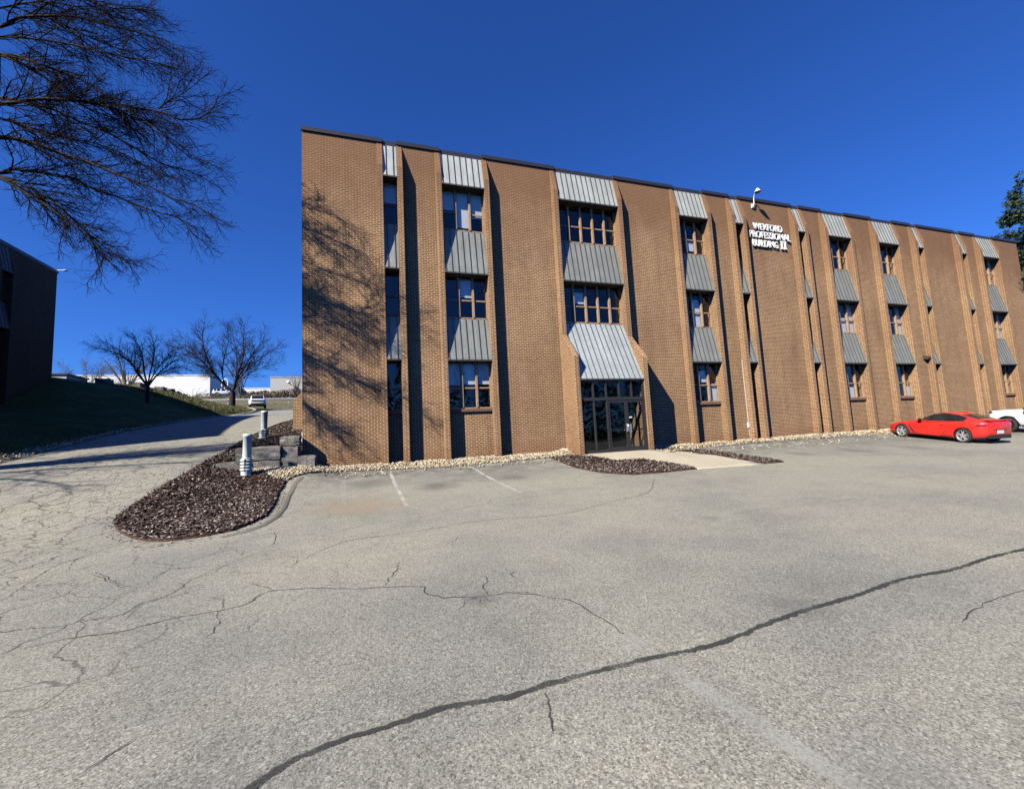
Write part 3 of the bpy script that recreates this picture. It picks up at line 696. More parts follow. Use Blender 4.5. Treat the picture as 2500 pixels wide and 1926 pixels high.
# --- river stones
M['stones'] = random_col_mat('river_stones', [(0, (.17, .115, .06)), (.3, (.32, .245, .15)), (.7, (.46, .39, .27)), (1, (.58, .54, .46))], .7)
M['gravel_base'] = simple('gravel_base', (.12, .1, .075), .95, noise_amt=.4, nscale=14)
def stones(name, polys, n, seed=3, r0=.018, r1=.042):
    R = random.Random(seed); V = []; F = []; rn = []
    ico_v = []; t = (1+5**.5)/2
    for a in ((-1, t, 0), (1, t, 0), (-1, -t, 0), (1, -t, 0), (0, -1, t), (0, 1, t), (0, -1, -t), (0, 1, -t), (t, 0, -1), (t, 0, 1), (-t, 0, -1), (-t, 0, 1)): ico_v.append(Vector(a).normalized())
    ico_f = [(0, 11, 5), (0, 5, 1), (0, 1, 7), (0, 7, 10), (0, 10, 11), (1, 5, 9), (5, 11, 4), (11, 10, 2), (10, 7, 6), (7, 1, 8), (3, 9, 4), (3, 4, 2), (3, 2, 6), (3, 6, 8), (3, 8, 9), (4, 9, 5), (2, 4, 11), (6, 2, 10), (8, 6, 7), (9, 8, 1)]
    for P, cnt in zip(polys, n):
        xs = [q[0] for q in P]; ys = [q[1] for q in P]; k = 0; tr = 0
        while k < cnt and tr < cnt*8:
            tr += 1; x = R.uniform(min(xs), max(xs)); y = R.uniform(min(ys), max(ys))
            if not in_poly(x, y, P): continue
            k += 1; r = R.uniform(r0, r1); c = Vector((x, y, T(x, y)+.02+R.uniform(0, .035))); i = len(V)
            sx, sy, sz = r*R.uniform(.8, 1.5), r*R.uniform(.7, 1.1), r*R.uniform(.5, .85); rot = Matrix.Rotation(R.uniform(0, 6.28), 3, 'Z') @ Matrix.Rotation(R.gauss(0, .4), 3, 'X')
            V += [tuple(c+rot@Vector((v.x*sx, v.y*sy, v.z*sz))) for v in ico_v]; F += [tuple(i+q for q in f) for f in ico_f]; rn += [R.random()]*20
    return build_np(name, V, F, rn, M['stones'], True)
grav1 = gpoly([(600, 1148), (640, 1154), (664, 1166), (702, 1175), (712, 1166), (735, 1160), (850, 1151), (951, 1148), (1090, 1141), (1200, 1132), (1300, 1122), (1347, 1118), (1380, 1113), (1427, 1111)])+[(7.35, 15.1), (7.35, 15.95), (-2.2, 15.95), (-2.25, 15.4), (-3.7, 15.2)]
ge = gpoly([(1600, 1098), (1668, 1101), (1700, 1097), (1760, 1090), (1830, 1083), (1945, 1075), (2050, 1068), (2150, 1063)])
grav2 = [(10.75, 15.95), (10.75, 14.75)]+ge[1:]+[(30, 15.0), (41.6, 15.1), (41.6, 15.95)]
gravL = [(-10.55, 16.9), (-10.9, 16.0), (-12.0, 15.0), (-16, 13.4), (-22, 12.4), (-22, 13.2), (-16, 14.3), (-12.4, 16.1), (-11.3, 17.2), (-11.1, 20), (-11.0, 26), (-10.9, 38), (-10.5, 38), (-10.5, 26), (-10.5, 20)]
for P in (grav1, grav2, gravL): tag(sheet('gravel_strip', P, M['gravel_base'], .012, .5), kind='structure')
tag(stones('river_stones', [grav1, grav2, gravL, [(-1.8, 14.3), (7, 14.5), (7, 14.9), (-1.8, 14.9)], [(11, 14.0), (28, 14.2), (28, 14.9), (11, 14.8)]], [7200, 8600, 3600, 90, 160]), 'pale rounded river stones laid in strips along the walls and the drive', 'stones', kind='stuff')
# --- concrete walk
def concrete_mat():
    m, nt, b = newmat('pale_concrete'); p = pos(nt); f = ntex(nt, p, 1.2, 5, .6); f2 = ntex(nt, p, 40, 3)
    c = ramp(nt, f, [(.3, (.34, .30, .225)), (.7, (.41, .365, .28))]); c = mix(nt, .3, c, ramp(nt, f2, [(.3, .85), (.7, 1.1)]), 'MULTIPLY')
    L(nt, c, b.inputs['Base Color']); b.inputs['Roughness'].default_value = .85; bump(nt, b, f2, .2, .004); return m
M['concrete'] = concrete_mat()
walk = [(7.66, 14.82), (10.44, 14.82), (10.72, 14.70)]+gpoly([(1668.6, 1102.5), (1759, 1114), (1866.5, 1133.5), (1703.7, 1145.5), (1635.7, 1131.5), (1569.8, 1121.6), (1506, 1125.7), (1440, 1115)])+[(7.45, 14.66)]
tag(sheet('walkway', walk, M['concrete'], .03, .5, skirt=.1), kind='structure')
# --- painted lines, cracks, tar
def ribbon(mb, pts, wid, off, jitter=0, R=rng, seg=.12, taper=True):
    P = []; 
    for i in range(len(pts)-1):
        a, b = Vector(pts[i][:2]), Vector(pts[i+1][:2]); n = max(1, int((b-a).length/seg))
        for k in range(n): P.append(a.lerp(b, k/n))
    P.append(Vector(pts[-1][:2]))
    if jitter: P = [P[0]]+[p+Vector((R.gauss(0, jitter), R.gauss(0, jitter))) for p in P[1:-1]]+[P[-1]]
    rows = []
    for i, p in enumerate(P):
        d = (P[min(i+1, len(P)-1)]-P[max(i-1, 0)]).normalized(); nn = Vector((-d.y, d.x))
        t = i/(len(P)-1); ww = wid*(R.uniform(.65, 1.3) if jitter else 1)*(min(1, .25+6*min(t, 1-t)) if taper else 1)/2
        rows.append([(p.x+nn.x*ww, p.y+nn.y*ww, T(p.x+nn.x*ww, p.y+nn.y*ww)+off), (p.x-nn.x*ww, p.y-nn.y*ww, T(p.x-nn.x*ww, p.y-nn.y*ww)+off)])
    mb.grid(rows, smooth=False)
def cat2(pts, n=3):
    P = [Vector(p) for p in pts]; out = []
    for i in range(len(P)-1):
        a, b, c, d = P[max(i-1, 0)], P[i], P[i+1], P[min(i+2, len(P)-1)]
        for k in range(n):
            t = k/n; out.append(.5*((2*b)+(c-a)*t+(2*a-5*b+4*c-d)*t*t+(3*b-a-3*c+d)*t**3))
    out.append(P[-1]); return out
def worn_paint(name, wear, kmax=1.0, col=(.42, .42, .38), fs=50):
    m = bpy.data.materials.new(name); m.use_nodes = True; nt = m.node_tree; b = nt.nodes['Principled BSDF']; out = nt.nodes['Material Output']
    p = pos(nt); f = ntex(nt, p, fs, 4, .75); f2 = ntex(nt, p, 2.2, 4)
    k = ramp(nt, math_(nt, 'ADD', math_(nt, 'MULTIPLY', f, .6), math_(nt, 'MULTIPLY', f2, .5)), [(wear-.09, 0.), (wear+.09, kmax)])
    b.inputs['Base Color'].default_value = (*col, 1); b.inputs['Roughness'].default_value = .8
    tr = node(nt, 'ShaderNodeBsdfTransparent'); mx = node(nt, 'ShaderNodeMixShader'); L(nt, k, mx.inputs[0]); L(nt, tr.outputs[0], mx.inputs[1]); L(nt, b.outputs[0], mx.inputs[2]); L(nt, mx.outputs[0], out.inputs[0]); return m
M['paint'] = worn_paint('worn_line_paint', .49, .8); M['paint3'] = worn_paint('pale_line_paint', .52, .5); M['paint2'] = worn_paint('faded_line_paint', .54, .42)
def line_obj(pts, wid, mat):
    mb = MB(); ribbon(mb, pts, wid, .006, taper=False, seg=.25); tag(mb.build('parking_line', mat), kind='structure')
for pp, mt, wd in ((((952, 1152), (994, 1236)), 'paint', .1), (((1150, 1140), (1273, 1203)), 'paint', .1), (((838, 1162), (842, 1235)), 'paint2', .12), (((1830, 1085), (1882, 1091.8)), 'paint', .1),
                   (((1945, 1077.5), (2068, 1092)), 'paint', .1), (((2052, 1070.8), (2120, 1078.5)), 'paint', .1), (((2147, 1065.5), (2206, 1072)), 'paint', .1), (((2010, 1130), (2140, 1128)), 'paint2', .1),
                   (((1525, 1548), (1700, 1676)), 'paint2', .12), (((1690, 1668), (2130, 1950)), 'paint3', .12), ((( 2100, 1098), (2260, 1113)), 'paint2', .1)):
    line_obj([G(*q) for q in pp], wd, M[mt])
def crack_mat():
    m, nt, b = newmat('crack_shadow'); b.inputs['Base Color'].default_value = (.04, .037, .033, 1); b.inputs['Roughness'].default_value = 1; b.inputs['Specular IOR Level'].default_value = .05; return m
M['crack'] = worn_paint('crack_shadow', .47, .92, (.035, .032, .028))
def tar_mat():
    m, nt, b = newmat('crack_sealant'); p = pos(nt); f = ntex(nt, p, 40, 4, .7)
    c = ramp(nt, f, [(.3, (.02, .02, .02)), (.58, (.05, .05, .05)), (.75, (.2, .195, .18))]); L(nt, c, b.inputs['Base Color']); b.inputs['Roughness'].default_value = .75; bump(nt, b, f, .6, .01); return m
M['tar'] = worn_paint('crack_sealant', .50, .95, (.032, .032, .031), 90)
tb = MB(); tp = [G(*q) for q in ((560, 1965), (640, 1905), (690, 1872), (800, 1820), (960, 1770), (1100, 1725), (1250, 1700), (1335, 1672), (1420, 1650), (1570, 1612), (1640, 1598), (1760, 1570), (1880, 1520), (1985, 1485), (2090, 1455), (2200, 1415), (2330, 1390), (2420, 1360), (2510, 1340))]
ribbon(tb, cat2(tp), .05, .007, .005, seg=.035, taper=False); tag(tb.build('sealed_crack', M['tar']), kind='structure')
ck = MB(); R2 = random.Random(11)
CR = [[(1597, 1165), (1595, 1180), (1585, 1200), (1560, 1210), (1480, 1228), (1400, 1250), (1300, 1262), (1180, 1270), (1100, 1283), (1000, 1300), (860, 1318), (780, 1345), (720, 1378), (690, 1385)],
      [(1380, 1203), (1300, 1215), (1180, 1232), (1080, 1250), (1030, 1262), (900, 1280), (780, 1310), (670, 1330)],
      [(1586, 1597), (1545, 1565), (1500, 1530), (1450, 1500), (1400, 1470), (1370, 1462), (1300, 1452), (1240, 1448), (1180, 1457), (1100, 1458), (1060, 1455), (1035, 1448), (1035, 1434), (980, 1432), (870, 1438), (780, 1436), (700, 1440), (640, 1450), (600, 1475), (540, 1490), (450, 1505), (380, 1520), (280, 1545), (160, 1560), (0, 1600)],
      [(670, 1297), (674, 1310), (668, 1325), (655, 1336)], [(975, 1372), (965, 1395), (945, 1420), (935, 1432)], [(1335, 1690), (1335, 1720), (1345, 1750), (1350, 1790)],
      [(1180, 1432), (1190, 1415), (1175, 1405)], [(1190, 1452), (1185, 1440), (1180, 1425)], [(1255, 1395), (1248, 1405), (1258, 1412)], [(530, 1490), (535, 1515), (520, 1540), (503, 1558)],
      [(670, 1335), (600, 1360), (540, 1385), (470, 1415), (420, 1450), (350, 1470), (300, 1500), (180, 1545)], [(340, 1310), (270, 1335), (200, 1362), (130, 1385), (60, 1430), (0, 1470)], [(0, 1420), (70, 1415), (140, 1400)],
      [(1770, 1260), (1830, 1248), (1900, 1240), (2000, 1228), (2110, 1215)], [(1914, 1130), (1990, 1140), (2110, 1152), (2230, 1165), (2330, 1178), (2500, 1190)], [(2160, 1170), (2260, 1158), (2330, 1152), (2420, 1165), (2500, 1170)],
      [(2500, 1440), (2430, 1462), (2390, 1480), (2360, 1505), (2350, 1520)], [(318, 1810), (260, 1850), (210, 1885)], [(1080, 1328), (1105, 1320), (1118, 1310)], [(700, 1180), (690, 1220), (670, 1260)],
      [(230, 1395), (265, 1412), (300, 1430), (320, 1432)], [(225, 1400), (262, 1418), (300, 1436)], [(600, 1420), (640, 1432), (680, 1442)]]
for c in CR:
    ribbon(ck, cat2([G(*q) for q in c]), .013 if len(c) > 8 else .009, .006, .010, R2, .06)
# side branches
for c in CR[:3]+CR[10:12]:
    for _ in range(5):
        k = R2.randrange(1, len(c)-1); p0 = G(*c[k]); a = R2.uniform(0, 6.28); l = R2.uniform(.2, .7); ribbon(ck, [p0, p0+Vector((math.cos(a)*l*.5, math.sin(a)*l*.5, 0)), p0+Vector((math.cos(a+.4)*l, math.sin(a+.4)*l, 0))], .006, .006, .01, R2, .05)
tag(ck.build('pavement_cracks', M['crack']), kind='structure')
# --- rolled asphalt kerb right of the island, kerb along the drive
M['asphalt_kerb'] = asphalt_mat('kerb_asphalt', cracks=False, dark=.58)
def kerb(pts, wid, h, mat, name='kerb'):
    mb = MB(); rows = []; P = []
    for i in range(len(pts)-1):
        a, b = Vector(pts[i][:2]), Vector(pts[i+1][:2]); n = max(1, int((b-a).length/.2))
        for k in range(n): P.append(a.lerp(b, k/n))
    P.append(Vector(pts[-1][:2]))
    for i, p in enumerate(P):
        d = (P[min(i+1, len(P)-1)]-P[max(i-1, 0)]).normalized(); nn = Vector((-d.y, d.x)); e = min(1, 4*min(i, len(P)-1-i)/len(P))
        r = []
        for u, hh in ((-.5, -.05), (-.35, .5), (-.12, 1), (.12, 1), (.35, .5), (.5, -.05)):
            q = p+nn*u*wid; r.append((q.x, q.y, T(q.x, q.y)+.006+h*e*max(hh, 0)-(0.02 if hh < 0 else 0)))
        rows.append(r)
    mb.grid(rows); return tag(mb.build(name, mat), kind='structure')
kerb([G(*q) for q in ((735, 1164), (718, 1185), (703, 1212), (692, 1240), (672, 1264), (638, 1284), (600, 1298), (540, 1312))], .2, .02, M['asphalt_kerb'])
kerb([(-4.78, 14.0), (-4.85, 16), (-4.8, 20), (-4.62, 26), (-3.9, 31)], .12, .06, M['concrete'])
kerb([(-10.45, 38), (-10.5, 44), (-11.3, 50.5), (-14.9, 56)], .3, .12, M['concrete'])
# --- grass blades where sun reaches the lawn
M['blades'] = random_col_mat('grass_blades', [(0, (.05, .07, .022)), (.45, (.10, .115, .04)), (1, (.25, .205, .115))])
def blades(polys, n):
    R = random.Random(5); V = []; F = []; rn = []
    for P, cnt, hh in polys:
        xs = [q[0] for q in P]; ys = [q[1] for q in P]
        for _ in range(cnt):
            x = R.uniform(min(xs), max(xs)); y = R.uniform(min(ys), max(ys))
            if not in_poly(x, y, P): continue
            a = R.uniform(0, 6.28); h = hh*R.uniform(.5, 1.3); wd = h*.14; z = T(x, y)-.01; lx, ly = R.gauss(0, .4)*h, R.gauss(0, .4)*h
            i = len(V); V += [(x-math.cos(a)*wd, y-math.sin(a)*wd, z), (x+math.cos(a)*wd, y+math.sin(a)*wd, z), (x+lx, y+ly, z+h)]; F.append((i, i+1, i+2)); rn.append(R.random())
    return build_np('lawn_grass', V, F, rn, M['blades'])
tag(blades([([(-18, 13.5), (-11, 16.5), (-11, 24), (-18, 24)], 26000, .07), ([(-17, 36), (-10.9, 36), (-11.2, 50), (-14, 55), (-18, 58)], 34000, .12), ([(-24, 62), (24, 62), (24, 74), (-24, 74)], 9000, .14)], 0), 'short winter grass on the banks beside the drive', 'grass', kind='stuff')
# ------------------------------------------------------------------ trees
def bark(name, c):
    m, nt, b = newmat(name); p = pos(nt); f = ntex(nt, p, 14, 4, .6); L(nt, ramp(nt, f, [(.3, tuple(x*.55 for x in c)), (.7, tuple(x*1.3 for x in c))]), b.inputs['Base Color'])
    b.inputs['Roughness'].default_value = .95; b.inputs['Specular IOR Level'].default_value = .1; bump(nt, b, f, .7, .03); return m
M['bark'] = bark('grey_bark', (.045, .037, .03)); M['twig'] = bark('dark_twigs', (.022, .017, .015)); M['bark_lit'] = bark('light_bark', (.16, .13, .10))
class Wood:
    def __init__(s, seed): s.R = random.Random(seed); s.lim = MB(); s.tw = MB()
    def rv(s, d, ang):
        R = s.R; a = Vector((R.gauss(0, 1), R.gauss(0, 1), R.gauss(0, 1))).cross(d)
        if a.length < 1e-4: a = Vector((1, 0, 0))
        return (Matrix.Rotation(ang, 3, a.normalized()) @ d).normalized()
    def path(s, p, d, l, n, wob, bias, bw):
        pts = [p.copy()]
        for i in range(n):
            d = (s.rv(d, s.R.gauss(0, wob)) + bias*bw).normalized(); p = p+d*(l/n); pts.append(p.copy())
        return pts, d
    def branch(s, pts, r0, r1, lvl, spec, thick=None):
        # spec: list per level of dict(step,len,ang,wob,bias,bw,n)
        R = s.R; n = len(pts)
        rad = [r0+(r1-r0)*(i/(n-1))**.8 for i in range(n)]
        (s.lim if r0 > .022 else s.tw).tube(pts, rad, 8 if r0 > .1 else (6 if r0 > .04 else (4 if r0 > .015 else 3)), cap=False)
        if lvl >= len(spec): return
        sp = spec[lvl]; seg = [(pts[i+1]-pts[i]).length for i in range(n-1)]; tot = sum(seg)
        t = tot*sp.get('start', .12)+R.uniform(0, sp['step'])
        while t < tot:
            a = 0; i = 0
            while i < n-2 and a+seg[i] < t: a += seg[i]; i += 1
            k = min(1, (t-a)/max(seg[i], 1e-6)); p = pts[i].lerp(pts[i+1], k); d = (pts[i+1]-pts[i]).normalized()
            f = t/tot; rr = rad[i]+(rad[i+1]-rad[i])*k
            l = sp['len']*R.uniform(.5, 1.25)*(1-.55*f) if not sp.get('flat') else sp['len']*R.uniform(.6, 1.2)
            nd = s.rv(d, math.radians(R.gauss(sp['ang'], 10)))
            if sp.get('cull') and nd.dot(sp['cull']) < -.3 and R.random() < .6: nd = s.rv(d, math.radians(R.gauss(sp['ang'], 10)))
            bp, _ = s.path(p, nd, l, sp['n'], sp['wob'], sp['bias'], sp['bw'])
            s.branch(bp, min(rr*.7, sp['r']), sp['r1'], lvl+1, spec)
            t += sp['step']*R.uniform(.5, 1.5)
    def build(s, root, mlim, mtw, nl='trunk', nt_='twigs'):
        def loc(mb, nm, mat):
            if not mb.f: return
            o = mb.build(nm, mat); o.parent = root; o.matrix_parent_inverse = Matrix.Translation(-Vector(root.location)); return o
        loc(s.lim, nl, mlim); loc(s.tw, nt_, mtw)
def catmull(pts, n=4):
    P = [Vector(p) for p in pts]; out = []
    for i in range(len(P)-1):
        a, b, c, d = P[max(i-1, 0)], P[i], P[i+1], P[min(i+2, len(P)-1)]
        for k in range(n):
            t = k/n; out.append(.5*((2*b)+(c-a)*t+(2*a-5*b+4*c-d)*t*t+(3*b-a-3*c+d)*t**3))
    out.append(P[-1]); return out
# --- big bare tree, trunk beyond the left edge, limbs arching over the drive
TB = Vector((-17.6, 12.85, 0)); TB.z = T(TB.x, TB.y)
big = empty('bare_tree', TB); tag(big, 'large leafless tree whose long drooping limbs reach over the drive from the upper left', 'tree')
W = Wood(21); dn = Vector((.55, .05, -.55)); rt = Vector((1, 0, -.1))
crotch = TB+Vector((.2, 0, 3.6))
W.branch([TB-Vector((0, 0, .3)), TB+Vector((.02, 0, .4)), TB+Vector((.08, 0, 1.8)), crotch], .42, .32, 9, [])
twig = [dict(step=.10, len=1.4, ang=32, wob=.2, bias=Vector((.5, 0, -.2)), bw=.08, n=5, r=.024, r1=.007, start=.0),
        dict(step=.12, len=.52, ang=40, wob=.26, bias=Vector((.35, 0, .05)), bw=.07, n=4, r=.0095, r1=.0034, start=.1),
        dict(step=.11, len=.22, ang=46, wob=.3, bias=Vector((.2, 0, .15)), bw=.06, n=2, r=.0045, r1=.003, start=.15, flat=1)]
limbs = [([(0, 254), (53, 248), (105, 242), (185, 246), (264, 253), (330, 264), (396, 275), (440, 292), (488, 288), (519, 264), (534, 233)], 12.2, .065),
 ([(387, 266), (409, 250), (440, 233), (484, 202)], 12.2, .02),
 ([(0, 336), (44, 341), (88, 352), (145, 374), (198, 391), (246, 409), (286, 426), (325, 440), (378, 462), (422, 484), (484, 505), (527, 538)], 11.6, .07),
 ([(0, 422), (26, 413), (70, 418), (132, 426), (185, 440), (229, 462), (281, 479), (334, 501), (387, 519), (440, 534), (475, 576), (500, 588)], 12.6, .06),
 ([(0, 431), (44, 448), (97, 470), (141, 501), (185, 541), (229, 580), (264, 611), (299, 633), (335, 645)], 12.0, .042),
 ([(0, 435), (53, 466), (119, 505), (176, 549), (220, 585), (246, 615), (251, 637), (235, 665)], 11.4, .038),
 ([(0, 240), (44, 246), (132, 268), (198, 299), (264, 325), (334, 365), (396, 400), (462, 418), (515, 445)], 13.2, .05),
 ([(200, 250), (273, 262), (325, 286), (378, 308), (422, 352), (462, 382), (505, 396), (540, 418)], 12.6, .028),
 ([(0, 66), (44, 44), (110, 40), (176, 40), (229, 53), (286, 66), (352, 84), (418, 105), (450, 140)], 12.4, .055),
 ([(0, 136), (66, 163), (114, 193), (154, 237), (210, 262), (300, 300), (350, 330)], 13.4, .045),
 ([(120, 45), (167, 66), (211, 88), (273, 114), (334, 132), (396, 176), (436, 190)], 13.0, .035),
 ([(0, 132), (88, 154), (176, 185), (229, 215), (273, 246), (340, 285), (400, 330)], 11.8, .045),
 ([(150, -20), (220, 0), (273, 20), (334, 22), (374, 26), (392, 48)], 12.6, .03),
 ([(0, 90), (80, 95), (180, 110), (280, 135), (370, 150), (430, 170)], 11.9, .04),
 ([(0, 290), (70, 310), (150, 335), (230, 350), (310, 380), (380, 420), (440, 440)], 13.0, .035),
 ([(0, 20), (90, 5), (180, 15), (260, 40), (330, 50)], 13.6, .04)]
for pl, Yd, r in limbs:
    Yd = 12.75+(Yd-11.4)*.55; pts = [PY(x, y, Yd+.55-1.0*(x/560)) for i, (x, y) in enumerate(pl)]
    if pl[0][0] == 0:
        a = pts[0]; mid = crotch.lerp(a, .5)+Vector((0, 0, .9)); pre = [crotch, crotch.lerp(mid, .5)+Vector((0, 0, .35)), mid, a.lerp(mid, .4)+Vector((0, 0, .25))]
        full = pre+pts; c = catmull(full, 3)
        W.branch(c, r*1.1, .01, 9, [])
        W.branch(catmull(pts, 3), r*.5, .008, 0, twig) if False else None
        W2pts = catmull(pts, 3)
    else:
        W2pts = catmull(pts, 3); W.branch(W2pts, r*.75, .008, 9, [])
    # side branches only (the limb tube exists already)
    sv = W.lim, W.tw; 
    W.branch(W2pts, .03, .006, 0, twig)
# upper crown above the frame, thinner detail
twig2 = [dict(step=.38, len=2.1, ang=36, wob=.15, bias=Vector((.4, 0, .1)), bw=.06, n=5, r=.03, r1=.008, start=.25), dict(step=.24, len=.9, ang=38, wob=.2, bias=Vector((.3, 0, .1)), bw=.06, n=4, r=.010, r1=.005), dict(step=.16, len=.36, ang=40, wob=.2, bias=Vector((0, 0, .2)), bw=.05, n=2, r=.007, r1=.004)]
for dx, dy, dz, l in ((8, -.6, 8.5, 1), (7, -1.5, 10, 1), (9.0, .2, 7, 1), (7.5, .4, 9.0, 1), (5.5, .5, 11, 1), (8.6, -1.2, 9.6, 1), (9.4, -.5, 8.2, 1), (1, -1, 11.5, 1), (-3, -2, 10, 1), (-4, 1, 9, 1), (0, -6, 7, 1), (3, -5, 9, 1), (-1, 5, 8, 1)):
    e = crotch+Vector((dx, dy, dz-1.8)); mid = crotch.lerp(e, .5)+Vector((-.08*dx, 0, 1.2)); W.branch(catmull([crotch, crotch.lerp(mid, .5)+Vector((0, 0, .3)), mid, e.lerp(mid, .4)+Vector((0, 0, .3)), e], 4), .09, .012, 0, twig2)
W.build(big, M['bark'], M['twig'])
# --- honey-locust like trees on the bank
def locust(name, base, label, stems, seed, scale, trunk_h, r, mats=('bark', 'twig'), levels=3, group=None):
    b = Vector((base[0], base[1], T(base[0], base[1])-.05))
    root = empty(name, b); tag(root, label, 'tree', group)
    Wd = Wood(seed); top = b+Vector((0.02, 0, trunk_h))
    Wd.branch([b, b+Vector((0, 0, trunk_h*.5)), top], r*1.15, r, 9, [])
    s = scale
    spec = [dict(step=.2*s, len=2.3*s, ang=38, wob=.17, bias=Vector((0, 0, .25)), bw=.06, n=6, r=.036*s, r1=.010*s, start=.22),
            dict(step=.2*s, len=1.15*s, ang=40, wob=.22, bias=Vector((0, 0, .35)), bw=.08, n=4, r=.014*s, r1=.006*s, start=.15),
            dict(step=.16*s, len=.5*s, ang=42, wob=.25, bias=Vector((0, 0, .2)), bw=.05, n=2, r=.007*s, r1=.004*s, start=.1)][:levels]
    for pts, rr in stems:
        P = [top]+[b+Vector(p) for p in pts]; Wd.branch(catmull(P, 4), rr*.85, rr*.1, 0, spec)
    Wd.build(root, M[mats[0]], M[mats[1]]); return root
locust('bare_tree', (-13.87, 52.0), 'tall leafless tree with a forked trunk beside the top of the drive', [
    ([(-1.0, 0, 2.6), (-2.2, .2, 4.6), (-2.9, .3, 7.2), (-2.7, .3, 9.2)], .19), ([(-1.3, -.1, 3.0), (-3.2, .2, 5.2), (-4.6, .3, 6.2), (-5.8, .3, 6.4)], .13),
    ([(.35, 0, 3.0), (.9, 0, 5.0), (.9, .2, 7.2), (1.0, .2, 8.9)], .17), ([(.5, 0, 2.8), (1.7, -.2, 4.2), (3.2, -.3, 5.6), (4.4, -.3, 6.4)], .12),
    ([(.6, .1, 3.3), (1.6, .6, 5.6), (2.6, .9, 7.4), (2.8, 1, 8.3)], .11), ([(-.9, .2, 2.8), (-1.2, 1.2, 5), (-.9, 1.6, 7.2), (-1.0, 1.6, 9.0)], .11), ([(-1.1, -.3, 2.8), (-2.6, -1.3, 5), (-4.1, -1.8, 7.2)], .1), ([(.4, -.4, 3), (.7, -1.4, 5.2), (.4, -2, 7.8)], .09), ([(1.1, 0, 3.2), (3.0, .5, 4.4), (4.6, .5, 4.9)], .07)], 3, 1.0, 1.6, .27)
locust('bare_tree', (-13.9, 34.0), 'low spreading leafless tree silhouetted on the crest of the shaded bank', [
    ([(-.5, 0, 1.9), (-1.1, 0, 2.9), (-2.2, .1, 3.5), (-3.1, .1, 3.8)], .09), ([(-.2, 0, 2.0), (-.35, 0, 3.2), (-.7, 0, 4.1), (-1.2, 0, 4.6)], .08), ([(.1, 0, 2.0), (.3, 0, 3.2), (.2, 0, 4.3), (.0, 0, 4.8)], .07),
    ([(.5, 0, 1.9), (1.2, .1, 2.7), (2.1, .1, 3.3), (2.9, .1, 3.4)], .075), ([(.4, .1, 1.8), (1.0, .1, 2.2), (1.9, 0, 2.5), (2.7, 0, 2.4)], .05), ([(.2, .3, 2), (.7, .8, 3.3), (1.1, 1.0, 4.2)], .06), ([(-.4, -.3, 2), (-1.0, -.9, 3.2), (-1.9, -1.1, 3.9)], .06)], 5, .62, 1.15, .1)
locust('bare_tree', (-25.2, 50.0), 'small pale leafless tree rising behind the bank nearest the dark building', [
    ([(-.6, 0, 1.6), (-1.4, 0, 2.6), (-2.0, 0, 3.4)], .06), ([(0, 0, 1.8), (.0, 0, 2.9), (-.2, 0, 3.8)], .06), ([(.6, 0, 1.6), (1.2, 0, 2.6), (1.9, 0, 3.3)], .06), ([(.2, .4, 1.7), (.6, .8, 3.0), (.8, 1, 3.6)], .05)], 8, .62, .8, .09, ('bark_lit', 'bark_lit'))
def shrub(name, label, px, py, Y, h, wdt, seed, mat='twig', n=9, cat='shrub', group=None):
    p = PY(px, py, Y); root = empty(name, p); tag(root, label, cat, group); Wd = Wood(seed); R = Wd.R
    spec = [dict(step=.3*h, len=.45*h, ang=32, wob=.2, bias=Vector((0, 0, .3)), bw=.1, n=4, r=.008*h, r1=.004*h), dict(step=.12*h, len=.2*h, ang=35, wob=.2, bias=Vector((0, 0, .2)), bw=.1, n=3, r=.005*h, r1=.003*h)]
    for k in range(n):
        a = R.uniform(0, 6.28); q = p+Vector((math.cos(a)*wdt*.5, math.sin(a)*wdt*.3, h*R.uniform(.75, 1))); Wd.branch(catmull([p, p.lerp(q, .4)+Vector((0, 0, h*.12)), q], 3), .014*h, .005*h, 0, spec)
    Wd.build(root, M[mat], M[mat], 'stem', 'twigs'); return root
shrub('bare_shrub', 'twiggy brown leafless bush poking up behind the bank between two trees', 308, 962, 60, 4.6, 4.6, 31, 'bark_lit', 16)
shrub('bare_sapling', 'thin leafless sapling in front of the white wall right of the bank', 470, 985, 80, 2.6, 4, 32, 'bark_lit', 7, 'sapling')
shrub('bare_tree', 'slim leafless tree right behind the forked tree, before the service wall', 586, 972, 100, 7.5, 5.5, 33, 'bark_lit', 12, 'tree')
shrub('bare_sapling', 'slender upright leafless sapling in front of the grey warehouse wall', 722, 975, 100, 5.5, 2.0, 34, 'bark_lit', 9, 'sapling')
